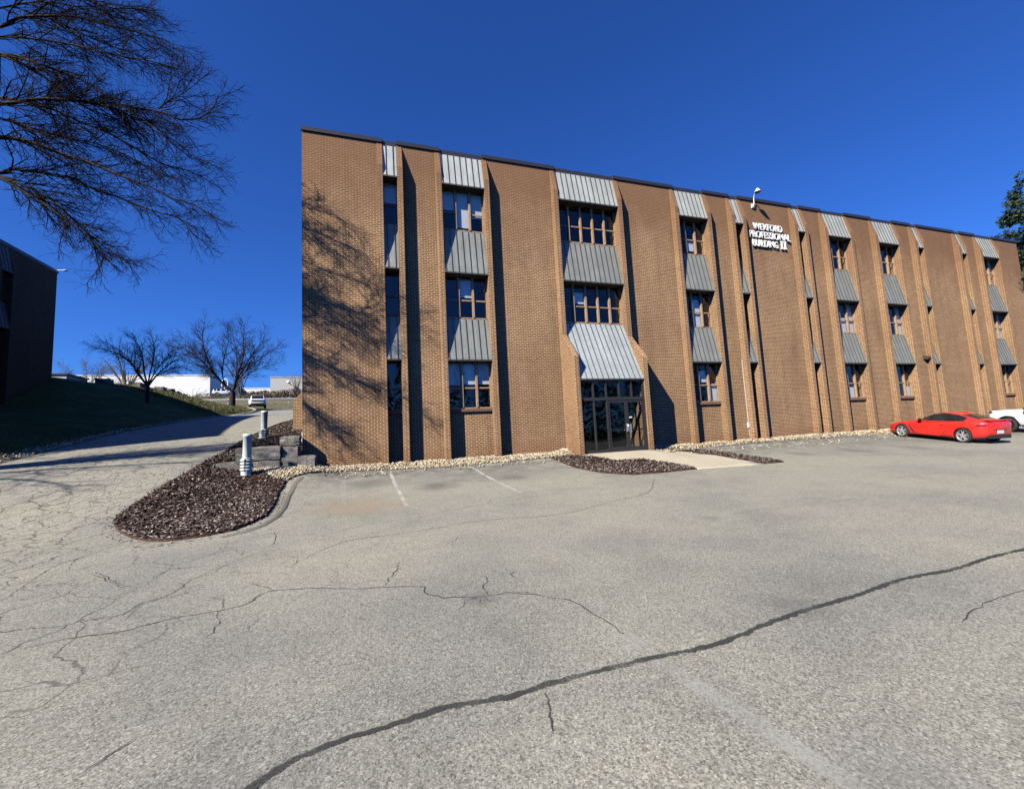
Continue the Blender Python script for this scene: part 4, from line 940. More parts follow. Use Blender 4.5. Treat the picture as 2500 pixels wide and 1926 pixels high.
# --- spruce beyond the right end
def spruce():
    b = Vector((61.2, 22.0, -.7)); root = empty('spruce_tree', b); tag(root, 'tall dark green spruce rising beyond the right end of the brick building', 'tree')
    R = random.Random(4); tr = MB(); tr.tube([b, b+Vector((0, 0, 12)), b+Vector((0, 0, 24.2))], [.35, .22, .03], 8); o = tr.build('trunk', M['bark']); o.parent = root; o.matrix_parent_inverse = Matrix.Translation(-b)
    V = []; F = []; rn = []; z = 1.6
    while z < 23.9:
        f = (z/24.4); rad = min(8.0, 12*(1-f)**.95+.3); nb = int(7+9*(1-f))
        for k in range(nb):
            a = R.uniform(0, 6.28); l = rad*R.uniform(.72, 1.08)
            if math.cos(a) > .35 : continue
            d = Vector((math.cos(a), math.sin(a), 0)); s = 0.5
            while s < l:
                u = s/l; c = b+Vector((0, 0, z))+d*s+Vector((0, 0, -.9*u*(1-.5*u)*l*.25+.12*u*u*l))
                wdt = (.25+.95*(1-u)*min(1, s))*.9
                for q in range(8):
                    side = Vector((-d.y, d.x, 0)); cc = c+side*R.uniform(-wdt, wdt)+Vector((0, 0, R.uniform(-.22, .1)))
                    dd = (d*R.uniform(.4, 1)+side*R.uniform(-.9, .9)+Vector((0, 0, R.uniform(-.45, .25)))).normalized(); ln = R.uniform(.22, .42); nn = dd.cross(Vector((R.gauss(0, 1), R.gauss(0, 1), R.gauss(0, 1)))).normalized()*R.uniform(.035, .06)
                    i = len(V); V.extend([tuple(cc-nn), tuple(cc+dd*ln*.5-nn*1.5), tuple(cc+dd*ln), tuple(cc+dd*ln*.5+nn*1.5)]); F.append((i, i+1, i+2, i+3)); rn.append(R.random())
                s += .22
        z += .42
    M['needles'] = random_col_mat('spruce_needles', [(0, (.012, .03, .018)), (.5, (.028, .055, .03)), (.85, (.05, .085, .04)), (1, (.11, .12, .05))])
    o = build_np('needles', V, F, rn, M['needles']); o.parent = root; o.matrix_parent_inverse = Matrix.Translation(-b)
spruce()
# dry vine on the right corner
v = Wood(77); p0 = Vector((41.2, W0-.05, 9.9)); R = v.R; vr = empty('dead_vine', (41.3, W0-.05, 7.5)); tag(vr, 'dry brown vine clinging to the right end of the brick wall', 'vine')
for k in range(14):
    p = Vector((41.15+R.uniform(0, .3), W0-.04, 7.6+R.uniform(0, 1.6))); v.branch(v.path(p, Vector((R.uniform(-.4, .6), -.25, R.uniform(-.3, 1))).normalized(), .8, 5, .35, Vector((0, 0, 0)), 0)[0], .022, .01, 0, [dict(step=.08, len=.22, ang=50, wob=.4, bias=Vector((0, 0, 0)), bw=0, n=2, r=.012, r1=.008)])
v.build(vr, M['bark_lit'], M['bark_lit'], 'stem', 'stem')

# --- dark conifer wood behind the camera (it shows only as a reflection in the entrance glass)
def wood():
    R = random.Random(12); V = []; F = []; rn = []
    for k in range(46):
        x = -70+k*3.6+R.uniform(-1, 1); y = -52+R.uniform(-7, 5); h = R.uniform(12, 19); r = R.uniform(2.2, 3.4)
        for q in range(420):
            z = h*R.random()**1.3; rr = r*(1-z/h)**.8*R.uniform(.5, 1.05)+.15; a = R.uniform(0, 6.28); c = Vector((x+math.cos(a)*rr, y+math.sin(a)*rr, -1.6+z+.5)); d = Vector((math.cos(a), math.sin(a), -.5)).normalized()*R.uniform(.5, 1.0); n = Vector((-math.sin(a), math.cos(a), R.gauss(0, .5))).normalized()*R.uniform(.2, .45)
            i = len(V); V.extend([tuple(c-n), tuple(c+d), tuple(c+n), tuple(c-d*.4)]); F.append((i, i+1, i+2, i+3)); rn.append(R.random())
    return build_np('conifer_wood', V, F, rn, M['needles'])
tag(wood(), 'dark conifer wood across the parking lot, seen as a reflection in the entrance glass', 'wood', kind='stuff')
# ------------------------------------------------------------------ vehicles
def car_paint(name, c):
    m, nt, b = newmat(name); b.inputs['Base Color'].default_value = (*c, 1); b.inputs['Roughness'].default_value = .38; b.inputs['Coat Weight'].default_value = .8; b.inputs['Coat Roughness'].default_value = .05
    f = ntex(nt, node(nt, 'ShaderNodeTexCoord').outputs['Object'], 3, 4); bump(nt, b, f, .02, .01)
    L(nt, ramp(nt, f, [(.3, tuple(x*.93 for x in c)), (.7, c)]), b.inputs['Base Color']); return m
M['red'] = car_paint('red_car_paint', (.60, .022, .016)); M['white_car'] = car_paint('white_car_paint', (.66, .68, .70))
def cglass():
    m, nt, b = newmat('car_glass'); b.inputs['Base Color'].default_value = (.012, .014, .014, 1); b.inputs['Roughness'].default_value = .04; b.inputs['Specular IOR Level'].default_value = .6; return m
M['cglass'] = cglass()
M['black'] = simple('black_plastic', (.018, .018, .019), .55); M['tyre'] = simple('tyre_rubber', (.02, .02, .021), .85); M['rim'] = simple('machined_alloy', (.42, .42, .44), .42, .35, .05)
M['rim_dark'] = simple('dark_alloy', (.05, .05, .045), .4, .6); M['tail'] = simple('tail_lamp_red', (.30, .01, .01), .15, 0, 0, coat=1); M['lamp'] = simple('clear_lamp', (.55, .57, .6), .12, .3, 0, coat=1); M['plate'] = simple('number_plate', (.62, .64, .68), .5)
RED = dict(L=4.2, wb=2.575, fo=.85, tr=.318, hw=.8875, arch=.352, st=[  # x, zb, zs(shoulder), halfwidth, zc(centre)
    (0, .30, .47, .42, .50), (.06, .20, .56, .62, .58), (.22, .16, .65, .77, .66), (.5, .15, .73, .85, .73), (.87, .15, .80, .885, .80), (1.25, .15, .84, .872, .86), (1.6, .15, .87, .862, .93), (2.1, .15, .885, .865, .94), (2.7, .15, .90, .872, .94),
    (3.1, .15, .93, .884, .96), (3.45, .16, .955, .887, .99), (3.8, .19, .965, .87, 1.0), (4.02, .24, .965, .80, 1.005), (4.14, .30, .955, .70, 1.0), (4.2, .40, .90, .60, .93)],
    cab=[(1.42, .90, .90, .60, .80, .0), (1.75, .90, 1.06, .56, .81, .0), (2.12, .90, 1.215, .55, .815, .0), (2.45, .905, 1.272, .545, .815, .0), (2.75, .915, 1.268, .54, .81, .0), (3.1, .93, 1.21, .53, .80, .0), (3.4, .95, 1.12, .52, .77, 0), (3.75, .97, 1.03, .50, .70, 0), (3.98, .98, 1.0, .48, .62, 0)], crown=.035, sg=(1.62, 3.38), ws=(0, 2), rw=(5, 7))
SUVP = dict(L=4.83, wb=2.79, fo=.93, tr=.39, hw=.96, arch=.47, st=[
    (0, .5, .98, .62, 1.0), (.05, .42, 1.06, .80, 1.07), (.2, .40, 1.12, .90, 1.14), (.5, .38, 1.15, .95, 1.19), (.93, .36, 1.17, .96, 1.22), (1.35, .34, 1.18, .955, 1.24), (1.7, .34, 1.19, .95, 1.22), (2.6, .34, 1.2, .95, 1.2), (3.4, .34, 1.21, .955, 1.2),
    (3.72, .36, 1.21, .96, 1.2), (4.3, .42, 1.2, .95, 1.2), (4.7, .48, 1.18, .92, 1.2), (4.83, .52, 1.1, .88, 1.1)],
    cab=[(1.45, 1.18, 1.2, .72, .86, 0), (1.8, 1.18, 1.45, .7, .86, 0), (2.15, 1.19, 1.72, .67, .86, 0), (2.6, 1.19, 1.79, .66, .86, 0), (3.4, 1.2, 1.8, .66, .86, 0), (4.2, 1.2, 1.76, .66, .85, 0), (4.5, 1.19, 1.68, .66, .84, 0), (4.74, 1.18, 1.25, .72, .82, 0)], crown=.03, sg=(1.95, 4.45), ws=(0, 2), rw=(6, 7))
def wheel(mb_t, mb_r, mb_d, cx, cy, cz, r, side, spokes=10, rr=.72):
    w_ = .115
    def ringrows(prof):
        return [[(cx+rad*math.cos(2*math.pi*k/28), cy+side*y, cz+rad*math.sin(2*math.pi*k/28)) for k in range(28)] for rad, y in prof]
    rows = ringrows([(r*rr, -w_), (r*.93, -w_), (r, -w_*.75), (r, w_*.75), (r*.93, w_), (r*rr, w_*.96), (r*rr*.96, w_*.8)]); mb_t.grid(rows, closed=True)
    mb_r.grid(ringrows([(r*rr*1.0, w_*.98), (r*rr*.93, w_*.98), (r*rr*.91, w_*.7), (r*rr*.9, 0)]), closed=True)
    mb_d.face([(cx+r*rr*.92*math.cos(2*math.pi*k/20), cy+side*w_*.25, cz+r*rr*.92*math.sin(2*math.pi*k/20)) for k in range(20)])
    for k in range(spokes):
        a = 2*math.pi*(k//2*2+.5+(.36 if k % 2 else -.36)*.9)/spokes if spokes == 10 else 2*math.pi*k/spokes
        for (r0, r1, hw0, hw1) in ((.03, r*rr*.94, .020, .014),):
            u = Vector((math.cos(a), 0, math.sin(a))); t = Vector((-math.sin(a), 0, math.cos(a))); c = Vector((cx, cy+side*w_*.86, cz))
            q = [c+u*r0-t*hw0, c+u*r1-t*hw1, c+u*r1+t*hw1, c+u*r0+t*hw0]; mb_r.face(q); dy = Vector((0, -side*.03, 0))
            for i in range(4): mb_r.face([q[i], q[(i+1) % 4], q[(i+1) % 4]+dy, q[i]+dy])
    mb_r.face([(cx+.045*math.cos(2*math.pi*k/12), cy+side*w_*.9, cz+.045*math.sin(2*math.pi*k/12)) for k in range(12)])
def car(name, label, P, paint, mats_rim, group=None, detail=True):
    root = empty(name); tag(root, label, 'car' if P is RED else 'suv', group)
    S = P['st']; sx = [s[0] for s in S]
    def ip(x, k): return float(np.interp(x, sx, [s[k] for s in S]))
    xs = sorted(set([round(x, 3) for x in np.linspace(0, P['L'], 40)]+sx))
    def sec(x):
        zb, zs, hw, zc = ip(x, 1), ip(x, 2), ip(x, 3), ip(x, 4); h = zs-zb; kk = .045
        return [(0, zb), (.80*hw, zb), (.955*hw, zb+.05), (.985*hw, zb+.22*h), (1.0*hw, zb+.45*h), (.995*hw, zb+.68*h), (.975*hw, zb+.86*h), (.93*hw, zb+.965*h), (.85*hw, zs), (.6*hw, zs*.35+zc*.65), (.3*hw, zc), (0, zc+.004)]
    rows = []
    for x in xs:
        h = sec(x); rows.append([(x, y, z) for y, z in h]+[(x, -y, z) for y, z in h[-2:0:-1]])
    b = MB(); b.grid(rows, closed=True); b.face(rows[0]); b.face(list(reversed(rows[-1])))
    body = b.build('body', paint, root, weld=True)
    for p in body.data.polygons: p.use_smooth = True
    # cut wheel arches
    cut = MB(); ax = (P['fo'], P['fo']+P['wb'])
    for a in ax:
        for s in (-1, 1):
            R_ = P['arch']; y0, y1 = s*(P['hw']-.27), s*(P['hw']+.2)
            ring = lambda y: [(a+R_*math.cos(2*math.pi*k/32), y, P['tr']+R_*math.sin(2*math.pi*k/32)) for k in range(32)]
            r0, r1 = ring(min(y0, y1)), ring(max(y0, y1)); cut.grid([r0, r1], closed=True, smooth=False); cut.face(r0); cut.face(list(reversed(r1)))
    co_ = cut.build('cutter', M['black']); bmx = bmesh.new(); bmx.from_mesh(co_.data); bmesh.ops.remove_doubles(bmx, verts=bmx.verts, dist=1e-5); bmesh.ops.recalc_face_normals(bmx, faces=bmx.faces); bmx.to_mesh(co_.data); bmx.free()
    bmx = bmesh.new(); bmx.from_mesh(body.data); bmesh.ops.recalc_face_normals(bmx, faces=bmx.faces); bmx.to_mesh(body.data); bmx.free()
    body.data.materials.append(M['black'])
    md = body.modifiers.new('cut', 'BOOLEAN'); md.object = co_; md.operation = 'DIFFERENCE'; md.solver = 'EXACT'
    dg = bpy.context.evaluated_depsgraph_get(); dg.update(); me = bpy.data.meshes.new_from_object(body.evaluated_get(dg)); body.modifiers.clear(); body.data = me; bpy.data.objects.remove(co_)
    hwt = P['hw']-.03
    for p in me.polygons:      # arch liners turn black
        c = p.center
        for a in ax:
            if abs(math.hypot(c.x-a, c.z-P['tr'])-P['arch']) < .02 and abs(c.y) < P['hw']-.012 and abs(p.normal.y) < .6: p.material_index = len(me.materials)-1
            if abs(abs(c.y)-(P['hw']-.27)) < .004 and math.hypot(c.x-a, c.z-P['tr']) < P['arch']: p.material_index = len(me.materials)-1
    # cabin: glass house
    C = P['cab']; cx_ = [c[0] for c in C]; cols = []
    def ci(x, k): return float(np.interp(x, cx_, [c[k] for c in C]))
    m = MB(); xs2 = sorted(set([round(float(x), 3) for x in np.linspace(C[0][0], C[-1][0], 34)]+cx_))
    def csec(x):
        zb, zt, ht, hb = ci(x, 1)-.03, ci(x, 2), ci(x, 3), ci(x, 4)
        if zt-zb < .06: ht = hb*.97-.02
        kk = P['crown']
        return [(hb+.02, zb), (hb, zb+.03), (hb*.66+ht*.34, zb+.36*(zt-zb)+.01), (hb*.3+ht*.7, zb+.74*(zt-zb)), (ht+.01, zt-.005), (ht*.9, zt+kk*.4), (ht*.5, zt+kk*.85), (0, zt+kk)]
    rws = []
    for x in xs2:
        h = csec(x); rws.append([(x, y, z) for y, z in h]+[(x, -y, z) for y, z in h[-2::-1]])
    nc = len(rws[0]); ws0, ws1 = C[P['ws'][0]][0], C[P['ws'][1]][0]; rw0, rw1 = C[P['rw'][0]][0], C[P['rw'][1]][0]
    gl = MB()
    for i in range(len(rws)-1):
        xm = (xs2[i]+xs2[i+1])/2
        for j in range(nc-1):
            jj = min(j, nc-2-j); q = [rws[i][j], rws[i][j+1], rws[i+1][j+1], rws[i+1][j]]; g = False
            zt = ci(xm, 2); zb = ci(xm, 1)
            if 1 <= jj <= 3 and P['sg'][0] < xm < P['sg'][1] and zt-zb > .09: g = True
            if P is SUVP and abs(xm-2.95) < .06 or (P is SUVP and abs(xm-3.9) < .06): g = g and jj > 3
            if jj >= 5 and (ws0+.04 < xm < ws1-.03 or rw0+.05 < xm < rw1+.02): g = True
            (gl if g else m).face(q, smooth=True)
    m.face(rws[0]); m.face(list(reversed(rws[-1])))
    m.build('cabin', paint, root, weld=True); gl.build('window', M['cglass'], root, weld=True)
    # wheels
    for a in ax:
        for s in (-1, 1):
            t, r, d = MB(), MB(), MB(); wheel(t, r, d, a, s*(P['hw']-.125), P['tr'], P['tr'], s, 10 if P is RED else 12)
            o = t.build('wheel', M['tyre'], root); r.build('rim', mats_rim, o); d.build('brake', M['black'], o)
    def side_y(x, z):
        h = sec(x); zs = [q[1] for q in h[1:9]]; ys = [q[0] for q in h[1:9]]; return float(np.interp(z, zs, ys))
    def patch(name_, poly, mat, off, both=True, par=None):
        for s in ((-1, 1) if both else (-1,)):
            mb = MB(); xs_ = [p[0] for p in poly]; zs_ = [p[1] for p in poly]; n = 12
            # fan strips between lower and upper chains: sample grid clipped to poly by scanline
            cols_ = []
            for i in range(n+1):
                x = min(xs_)+(max(xs_)-min(xs_))*(i/n); x = min(max(x, min(xs_)+1e-4), max(xs_)-1e-4); hit = []
                for k in range(len(poly)):
                    (xa, za), (xb, zb_) = poly[k], poly[(k+1) % len(poly)]
                    if (xa-x)*(xb-x) <= 0 and xa != xb: hit.append(za+(zb_-za)*(x-xa)/(xb-xa))
                z0, z1 = min(hit), max(hit); cols_.append([(x, s*(side_y(x, z0+(z1-z0)*q/6)+off), z0+(z1-z0)*q/6) for q in range(7)])
            mb.grid(cols_); o = mb.build(name_, mat, par or root)
        return o
    if P is RED:
        door = [(1.50, .87), (1.50, .40), (1.60, .24), (2.55, .22), (2.76, .50), (2.86, .88)]
        patch('door_gap', [(1.488, .875), (1.488, .395), (1.592, .228), (2.556, .208), (2.772, .495), (2.874, .885)], M['black'], .002)
        for s in (-1, 1):
            pass
        d = patch('door', door, paint, .005)
        hm = MB(); hm.tube([(2.50, -side_y(2.5, .74)-.012, .745), (2.60, -side_y(2.6, .74)-.03, .75), (2.70, -side_y(2.7, .74)-.012, .75)], .014, 6); hm.build('handle', paint, d)
        patch('fender_vent', [(1.16, .66), (1.20, .68), (1.46, .30), (1.44, .27), (1.33, .36)], M['black'], .006)
        patch('sill_trim', [(1.3, .20), (1.3, .17), (2.9, .17), (2.95, .21)], M['black'], .006)
        # rear: lamps, bumper insert, plate, exhaust
        for s in (-1, 1):
            mb = MB(); mb.face([(3.86, s*.872, .80), (4.05, s*.81, .78), (4.16, s*.70, .77), (4.175, s*.67, .86), (4.1, s*.77, .885), (3.98, s*.84, .86)], False); mb.box(4.1, 4.195, min(s*.42, s*.62), max(s*.42, s*.62), .775, .865); mb.build('tail_lamp', M['tail'], root)
            mb = MB(); mb.box(4.15, 4.2, min(s*.48, s*.56), max(s*.48, s*.56), .80, .822); mb.build('reverse_lamp', M['lamp'], root)
            mb = MB(); mb.tube([(4.0, s*.5, .31), (4.23, s*.5, .31)], .05, 12); mb.build('exhaust', M['rim_dark'], root)
            mb = MB(); mb.face([(.16, s*.72, .60), (.50, s*.835, .69), (.62, s*.82, .74), (.34, s*.72, .70), (.18, s*.66, .65)]); mb.build('headlight', M['lamp'], root)
            mb = MB(); mb.tube([(1.72, s*.84, .93), (1.74, s*.92, .95)], .018, 6); mb.tube([(1.66, s*.93, .955), (1.73, s*.96, .96), (1.80, s*.96, .955)], [.035, .065, .05], 8); mb.build('mirror', M['black'], root)
        mb = MB(); mb.box(4.07, 4.215, -.56, .56, .24, .40); mb.box(4.17, 4.21, -.34, .34, .595, .63); mb.build('diffuser', M['black'], root)
        mb = MB(); mb.box(4.19, 4.22, -.16, .16, .45, .59); mb.build('number_plate', M['plate'], root)
        mb = MB(); mb.grid([[(3.95, y, .985), (4.1, y, 1.01), (4.2, y, 1.03), (4.195, y, .995)] for y in np.linspace(-.6, .6, 9)]); mb.build('tail_spoiler', paint, root)
        mb = MB(); mb.prism_x([(-.01, 1.29), (.0, 1.29), (.0, 1.36), (-.01, 1.36)], 2.9, 3.08); mb.build('roof_fin', paint, root)
        mb = MB(); mb.box(-.012, .05, -.5, .5, .22, .42); mb.build('grille', M['black'], root)
        mb = MB(); mb.box(1.38, 1.62, -.6, .6, .895, .935); mb.build('wiper_cowl', M['black'], root)
    else:
        for s in (-1, 1):
            mb = MB(); pl = [(.03, s*.70, .98), (.12, s*.86, .99), (.36, s*.945, 1.06), (.30, s*.93, 1.1), (.10, s*.80, 1.08), (.03, s*.7, 1.06)]; mb.face([(x, y+s*.012, z) for x, y, z in pl]); mb.build('headlight', M['rim_dark'] if 'edge' in label else M['lamp'], root)
            mb = MB(); mb.box(1.72, 1.92, min(s*.97, s*1.14), max(s*.97, s*1.14), 1.2, 1.36); mb.build('mirror', M['black'] if 'edge' in label else M['white_car'], root)
            patch_done = None
        mb = MB(); mb.box(-.02, .03, -.62, .62, .84, 1.0); mb.box(-.02, .06, -.72, .72, .44, .6); mb.build('grille', M['black'], root)
        patch('door_gap', [(1.70, 1.17), (1.70, .5), (1.72, .42), (2.86, .42), (2.88, 1.18)], M['black'], .002); patch('door', [(1.715, 1.165), (1.715, .5), (1.735, .435), (2.85, .435), (2.865, 1.17)], paint, .005)
        patch('side_skirt', [(1.5, .40), (1.5, .34), (3.2, .34), (3.2, .40)], M['black'], .006)
    return root
def place(root, pf, pr, hw):   # contact points (left wheels) front and rear
    pf, pr = Vector(pf), Vector(pr); f = (pf-pr).normalized(); up = Vector((0, 0, 1)); right = f.cross(up).normalized(); up = right.cross(f)
    return f, right, up
def put(root, P, pf, heading, left_wheel=True, zf=None):
    # pf: ground contact of the left front wheel (x,y); heading: unit (x,y) of travel
    h = Vector((heading[0], heading[1])).normalized(); rr = Vector((h.y, -h.x)); tk = P['hw']-.06 if left_wheel else 0
    cf = Vector(pf[:2])+rr*tk; cr = cf-h*P['wb']; zf_ = T(cf.x, cf.y); zr_ = T(cr.x, cr.y)
    f = Vector((cf.x-cr.x, cf.y-cr.y, zf_-zr_)).normalized(); right = f.cross(Vector((0, 0, 1))).normalized(); up = right.cross(f)
    xax = -f; yax = right; o = Vector((cf.x, cf.y, zf_+.008))+f*P['fo']
    root.matrix_world = Matrix(((xax.x, yax.x, up.x, o.x), (xax.y, yax.y, up.y, o.y), (xax.z, yax.z, up.z, o.z), (0, 0, 0, 1)))
red = car('sports_coupe', 'bright red two-door coupe parked nose in against the stone strip', RED, M['red'], M['rim'])
put(red, RED, (25.45, 14.72), (.16, 1))
suv = car('parked_suv', 'white suv with black wheels cut by the right edge behind the red coupe', SUVP, M['white_car'], M['rim_dark'])
_q = G(2461, 1054.5); put(suv, SUVP, (_q.x, _q.y), (.16, 1)); print('SUV', _q, 'car', G(2198.9, 1066), G(2357.6, 1080.4))
suv2 = car('parked_suv', 'white suv facing the camera at the top of the drive', SUVP, M['white_car'], M['rim'])
put(suv2, SUVP, (-13.35, 60.2), (.22, -1), False)
c3 = car('parked_car', 'pale car parked far behind the guardrail left of the forked tree', SUVP, M['white_car'], M['rim'])
put(c3, SUVP, (-34.5, 128), (1, .1), False); c3['category'] = 'car'
# ------------------------------------------------------------------ small things near the corner
def bollard(base, lean, label):
    b = Vector(base); root = empty('utility_pedestal', b); tag(root, label, 'pedestal', 'pale green utility pedestals by the drive')
    m = MB(); m.lathe([(.105, .0), (.105, .28), (.108, .3), (.11, .95), (.118, .955), (.118, 1.0), (.108, 1.03), (0, 1.035)], (0, 0, 0), 20); o = m.build('shaft', M['pale'], root)
    m = MB(); m.lathe([(.13, -.12), (.13, .33), (.14, .335), (.14, .355), (.11, .36)], (0, 0, 0), 20)
    for k in range(4):
        z = .02+k*.085
        for a0 in (0, math.pi/2, math.pi, math.pi*1.5):
            rows = []
            for j in range(7):
                a = a0+.18+(math.pi/2-.36)*j/6; rows.append([(r*math.cos(a), r*math.sin(a), z+dz) for r, dz in ((.128, 0), (.158, .008), (.16, .03), (.128, .045))])
            m.grid(rows)
    m.build('louvred_base', M['pale'], root); root.rotation_euler = (0, lean, 0); root.scale = (1.04,)*3 if b.y < 16 else (1.08,)*3
M['pale'] = simple('pale_green_plastic', (.58, .64, .59), .45, 0, .06)
bollard(PY(601, 1150, 14.45), .03, 'nearer pale green plastic pedestal in front of the low stone wall')
bollard(G(643, 1071, .03), .035, 'farther pale green plastic pedestal uphill on the mulch by the drive')
def stone_mat():
    m, nt, b = newmat('rough_stone'); p = pos(nt); f = ntex(nt, p, 3, 6, .7); f2 = ntex(nt, p, 22, 4, .7)
    c = ramp(nt, f, [(.3, (.09, .08, .07)), (.5, (.18, .165, .145)), (.7, (.33, .30, .27))]); c = mix(nt, .5, c, ramp(nt, f2, [(.3, .6), (.7, 1.2)]), 'MULTIPLY')
    L(nt, c, b.inputs['Base Color']); b.inputs['Roughness'].default_value = .95; bump(nt, b, f2, .8, .03); return m
M['stone'] = stone_mat()
def block(x0, x1, y0, y1, z0, z1, label, name='stone_block', cat='stone', group='stone blocks of the low wall', seed=0, rough=.03, rz=0):
    bm = bmesh.new(); bmesh.ops.create_cube(bm, size=1); c = Vector(((x0+x1)/2, (y0+y1)/2, z0)); s = Vector((x1-x0, y1-y0, z1-z0))
    for v_ in bm.verts: v_.co = Vector((v_.co.x*s.x, v_.co.y*s.y, (v_.co.z+.5)*s.z))
    bmesh.ops.bevel(bm, geom=bm.edges[:], offset=min(s)*.05, segments=2, affect='EDGES'); bmesh.ops.subdivide_edges(bm, edges=bm.edges[:], cuts=3, use_grid_fill=True)
    for v_ in bm.verts:
        q = v_.co*3.1+Vector((seed*7.3, seed*1.7, seed)); v_.co += Vector(mnoise.noise_vector(q))*rough*.9+Vector(mnoise.noise_vector(q*3))*rough*.9
    me = bpy.data.meshes.new(name); bm.to_mesh(me); bm.free(); me.materials.append(M['stone']); o = bpy.data.objects.new(name, me); sc.collection.objects.link(o); o.location = c; o.rotation_euler = (0, 0, rz); tag(o, label, cat, group); return o
block(-4.42, -3.55, 15.05, 15.5, -.85, -.34, 'leftmost stone block of the bottom course behind the nearer pedestal', seed=1)
block(-3.53, -2.72, 15.1, 15.6, -.95, -.36, 'middle stone block of the bottom course, in deep shade', seed=2)
block(-2.70, -1.72, 15.15, 15.85, -.95, -.27, 'stone block of the bottom course touching the brick corner', seed=3)
block(-3.95, -2.72, 15.2, 15.75, -.34, .07, 'long flat-topped stone block of the middle course', seed=4)
block(-2.70, -2.23, 15.3, 15.9, -.30, .05, 'short stone block of the middle course beside the brick corner', seed=5)
block(-2.80, -2.22, 15.45, 16.0, .07, .38, 'rough pale boulder on top of the low stone wall', seed=6, rough=.05)
# boulders along the crest
for i, (x0, x1, y, Y, lab) in enumerate(((241, 272, 937, 36.5, 'long dark boulder on the bank behind the small tree'), (330, 350, 943, 37.8, 'dark boulder just left of the low tree on the crest'), (383, 403, 954, 40, 'sunlit boulder just right of the low tree on the crest'),
        (406, 424, 958, 41.8, 'second sunlit boulder down the crest from the low tree'), (428, 440, 964, 43.2, 'small low boulder third down the sunlit crest'), (445, 453, 967, 44.5, 'smallest boulder lowest on the sunlit crest'))):
    a = PY(x0, y, Y); b_ = PY(x1, y, Y); z = T((a.x+b_.x)/2, Y); h = (b_.x-a.x)*.55
    block(a.x, b_.x, Y-.4, Y+.4, z-.12, z+max(.28, h*.8), lab, 'boulder', 'boulder', 'boulders along the crest of the bank', seed=20+i, rough=.08)
# ------------------------------------------------------------------ beyond the drive: guardrail, hedge, dealership
M['galv'] = simple('galvanised_steel', (.38, .4, .42), .45, .5); M['white_panel'] = simple('white_wall_panel', (.74, .74, .72), .6, noise_amt=.03, nscale=1); M['grey_panel'] = simple('grey_wall_panel', (.42, .41, .39), .7, noise_amt=.04, nscale=1)
M['blue_panel'] = simple('pale_blue_panel', (.5, .54, .62), .6, noise_amt=.03)
gy = 75.0; zr = lambda x: T(x, gy)
gr = empty('guardrail', (-20, gy, zr(-20))); tag(gr, 'long galvanised steel guardrail crossing the top of the grass bank', 'guardrail')
m = MB(); x = -38.0; P_ = []
while x <= 12: P_.append(x); x += 2
rows = [[(x, gy-.1+dy, zr(x)+.12+z) for dy, z in ((.05, .42), (-.02, .48), (-.02, .54), (.06, .58), (-.02, .62), (-.02, .68), (.05, .74))] for x in P_]; m.grid(rows)
bpart2 = m.build('rail', M['galv'], None); bpart2.parent = gr; bpart2.matrix_parent_inverse = Matrix.Translation(-Vector(gr.location))
x = -37.2
while x < 12:
    m = MB(); m.box(x-.09, x+.09, gy, gy+.18, zr(x)-.2, zr(x)+.98); o = m.build('post', M['galv']); o.parent = gr; o.matrix_parent_inverse = Matrix.Translation(-Vector(gr.location)); x += 4.15
def dealer(name, x0, x1, y0, y1, zb, zt, mat, label, extra=None):
    r = empty(name, ((x0+x1)/2, y0, zb)); tag(r, label, 'building'); m = MB(); m.box(x0, x1, y0, y1, zb-3, zt); o = m.build('wall', mat); o.parent = r; o.matrix_parent_inverse = Matrix.Translation(-Vector(r.location))
    m = MB(); m.box(x0-.1, x1+.1, y0-.1, y1+.1, zt, zt+.25); o = m.build('parapet', mat); o.parent = r; o.matrix_parent_inverse = Matrix.Translation(-Vector(r.location)); return r
a = PY(140, 917, 150); b_ = PY(513, 917, 150)
d1 = dealer('white_showroom', a.x-30, b_.x, 150, 200, 16.2, b_.z, M['white_panel'], 'long low white building on the skyline behind the bank')
a2 = PY(660, 922, 150); d3 = dealer('grey_warehouse', a2.x, a2.x+45, 150, 185, 16.2, a2.z, M['grey_panel'], 'plain grey warehouse wall left of the brick corner')
a3 = PY(585, 949, 185); b3 = PY(660, 949, 185); zs = a3.z; d2 = dealer('white_service_wing', a3.x-6, a2.x*185/150+12, 185, 195, 17, zs, M['white_panel'], 'low white wing with dark service lettering between two taller blocks')
s0 = PY(582, 967, 184.9); s1 = PY(633, 959.5, 184.9)
text_mesh('SERVICE', s0.x, s1.x, s0.z, s1.z+.25, 184.9, .15, M['black'], 'sign_lettering', d2, .02)
# rounded white hoop sign on the blue-shaded flank
h0 = PY(549, 934, 149.0); sg = empty('hoop_sign', h0); tag(sg, 'white hoop shaped sign seen through the forked tree', 'sign'); m = MB()
m.tube([h0+Vector(q) for q in ((-.75, 0, -1.2), (-.8, 0, .2), (-.5, 0, .9), (0, 0, 1.1), (.5, 0, .9), (.8, 0, .2), (.75, 0, -1.2))], .16, 8); m.tube([h0+Vector((0, 0, -1.5)), h0+Vector((0, 0, -7))], .12, 6)
o = m.build('hoop', M['white']); o.parent = sg; o.matrix_parent_inverse = Matrix.Translation(-h0)
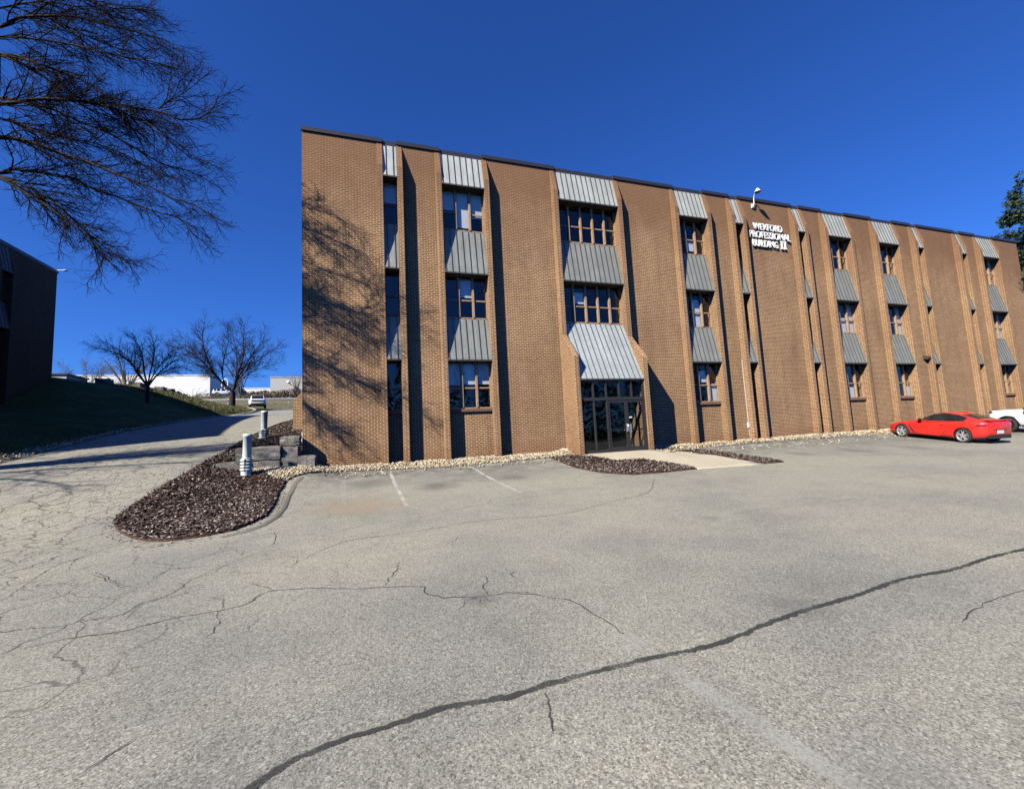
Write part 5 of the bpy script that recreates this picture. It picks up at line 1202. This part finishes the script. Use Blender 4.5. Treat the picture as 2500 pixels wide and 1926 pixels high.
# small dark shed by the dark building, floodlight on the warehouse
sh = PY(146, 925, 48); r = empty('shed', (sh.x, 48, sh.z-1)); tag(r, 'small dark flat roofed box peeking out behind the corner of the dark building', 'shed'); m = MB(); m.box(sh.x-2.6, sh.x+.45, 48, 51, sh.z-1.5, sh.z+.35); o = m.build('wall', M['grey_panel']); o.parent = r; o.matrix_parent_inverse = Matrix.Translation(-Vector(r.location))
m = MB(); m.box(sh.x-2.7, sh.x+.55, 47.9, 51.1, sh.z+.35, sh.z+.48); o = m.build('roof', M['coping']); o.parent = r; o.matrix_parent_inverse = Matrix.Translation(-Vector(r.location))
f0 = PY(706, 935, 149.5); r = empty('floodlight', f0); tag(r, 'floodlight on the grey warehouse wall', 'lamp'); m = MB(); m.lathe([(0, .5), (.5, .4), (.6, 0), (.2, -.3), (0, -.3)], (0, -1, 0), 10); m.build('lamp_head', M['white'], r); m = MB(); m.tube([(0, -1, 0), (.8, 0, -.8)], .12, 6); m.build('arm', M['black'], r)
# clipped bushes
M['bush'] = random_col_mat('brown_bush_twigs', [(0, (.05, .03, .022)), (.6, (.13, .085, .055)), (1, (.20, .15, .09))]); M['bush_green'] = random_col_mat('dark_bush_leaves', [(0, (.02, .03, .015)), (.6, (.05, .055, .03)), (1, (.09, .08, .05))])
def bush(px, py, Y, w_, h, mat, label, seed):
    p = PY(px, py, Y); R = random.Random(seed); V = []; F = []; rn = []
    for _ in range(420):
        a, u = R.uniform(0, 6.28), R.uniform(0, 1)**.5; zz = R.uniform(0, 1); k = (1-(zz-.45)**2*1.6)
        c = Vector((math.cos(a)*w_/2*u*k, math.sin(a)*w_/2*u*k, zz*h*(1-.12*u))); d = Vector((R.gauss(0, .5), R.gauss(0, .5), 1)).normalized()*h*.22; n = d.cross(Vector((R.gauss(0, 1), R.gauss(0, 1), 0))).normalized()*h*.03
        i = len(V); V.extend([tuple(c-n), tuple(c+n), tuple(c+d+n*.4), tuple(c+d-n*.4)]); F.append((i, i+1, i+2, i+3)); rn.append(R.random())
    o = build_np('clipped_bush', V, F, rn, mat); o.location = p; tag(o, label, 'bush', 'clipped bushes behind the guardrail')
labs = ['clipped bush directly under the service lettering', 'clipped bush right of the service lettering', 'darkest clipped bush left of the warehouse corner', 'clipped bush under the warehouse floodlight side', 'broad rounded bush before the grey warehouse', 'clipped bush touching the brick corner line', 'clipped bush behind the roof of the white suv', 'dark bush left of the forked tree', 'dark bush farthest left behind the guardrail']
for i, (px, wd, h, mt) in enumerate(((622, 3.4, 1.7, 'bush'), (645, 2.6, 1.8, 'bush'), (664, 3.6, 1.7, 'bush'), (687, 3.6, 1.9, 'bush'), (710, 3.8, 2.1, 'bush'), (732, 3.2, 1.9, 'bush'), (604, 3.2, 1.3, 'bush_green'), (550, 4.6, 1.3, 'bush_green'), (505, 5.0, 1.3, 'bush'))):
    bush(px, 978 if i < 6 else 979, 92, wd, h, M[mt], labs[i], 40+i)
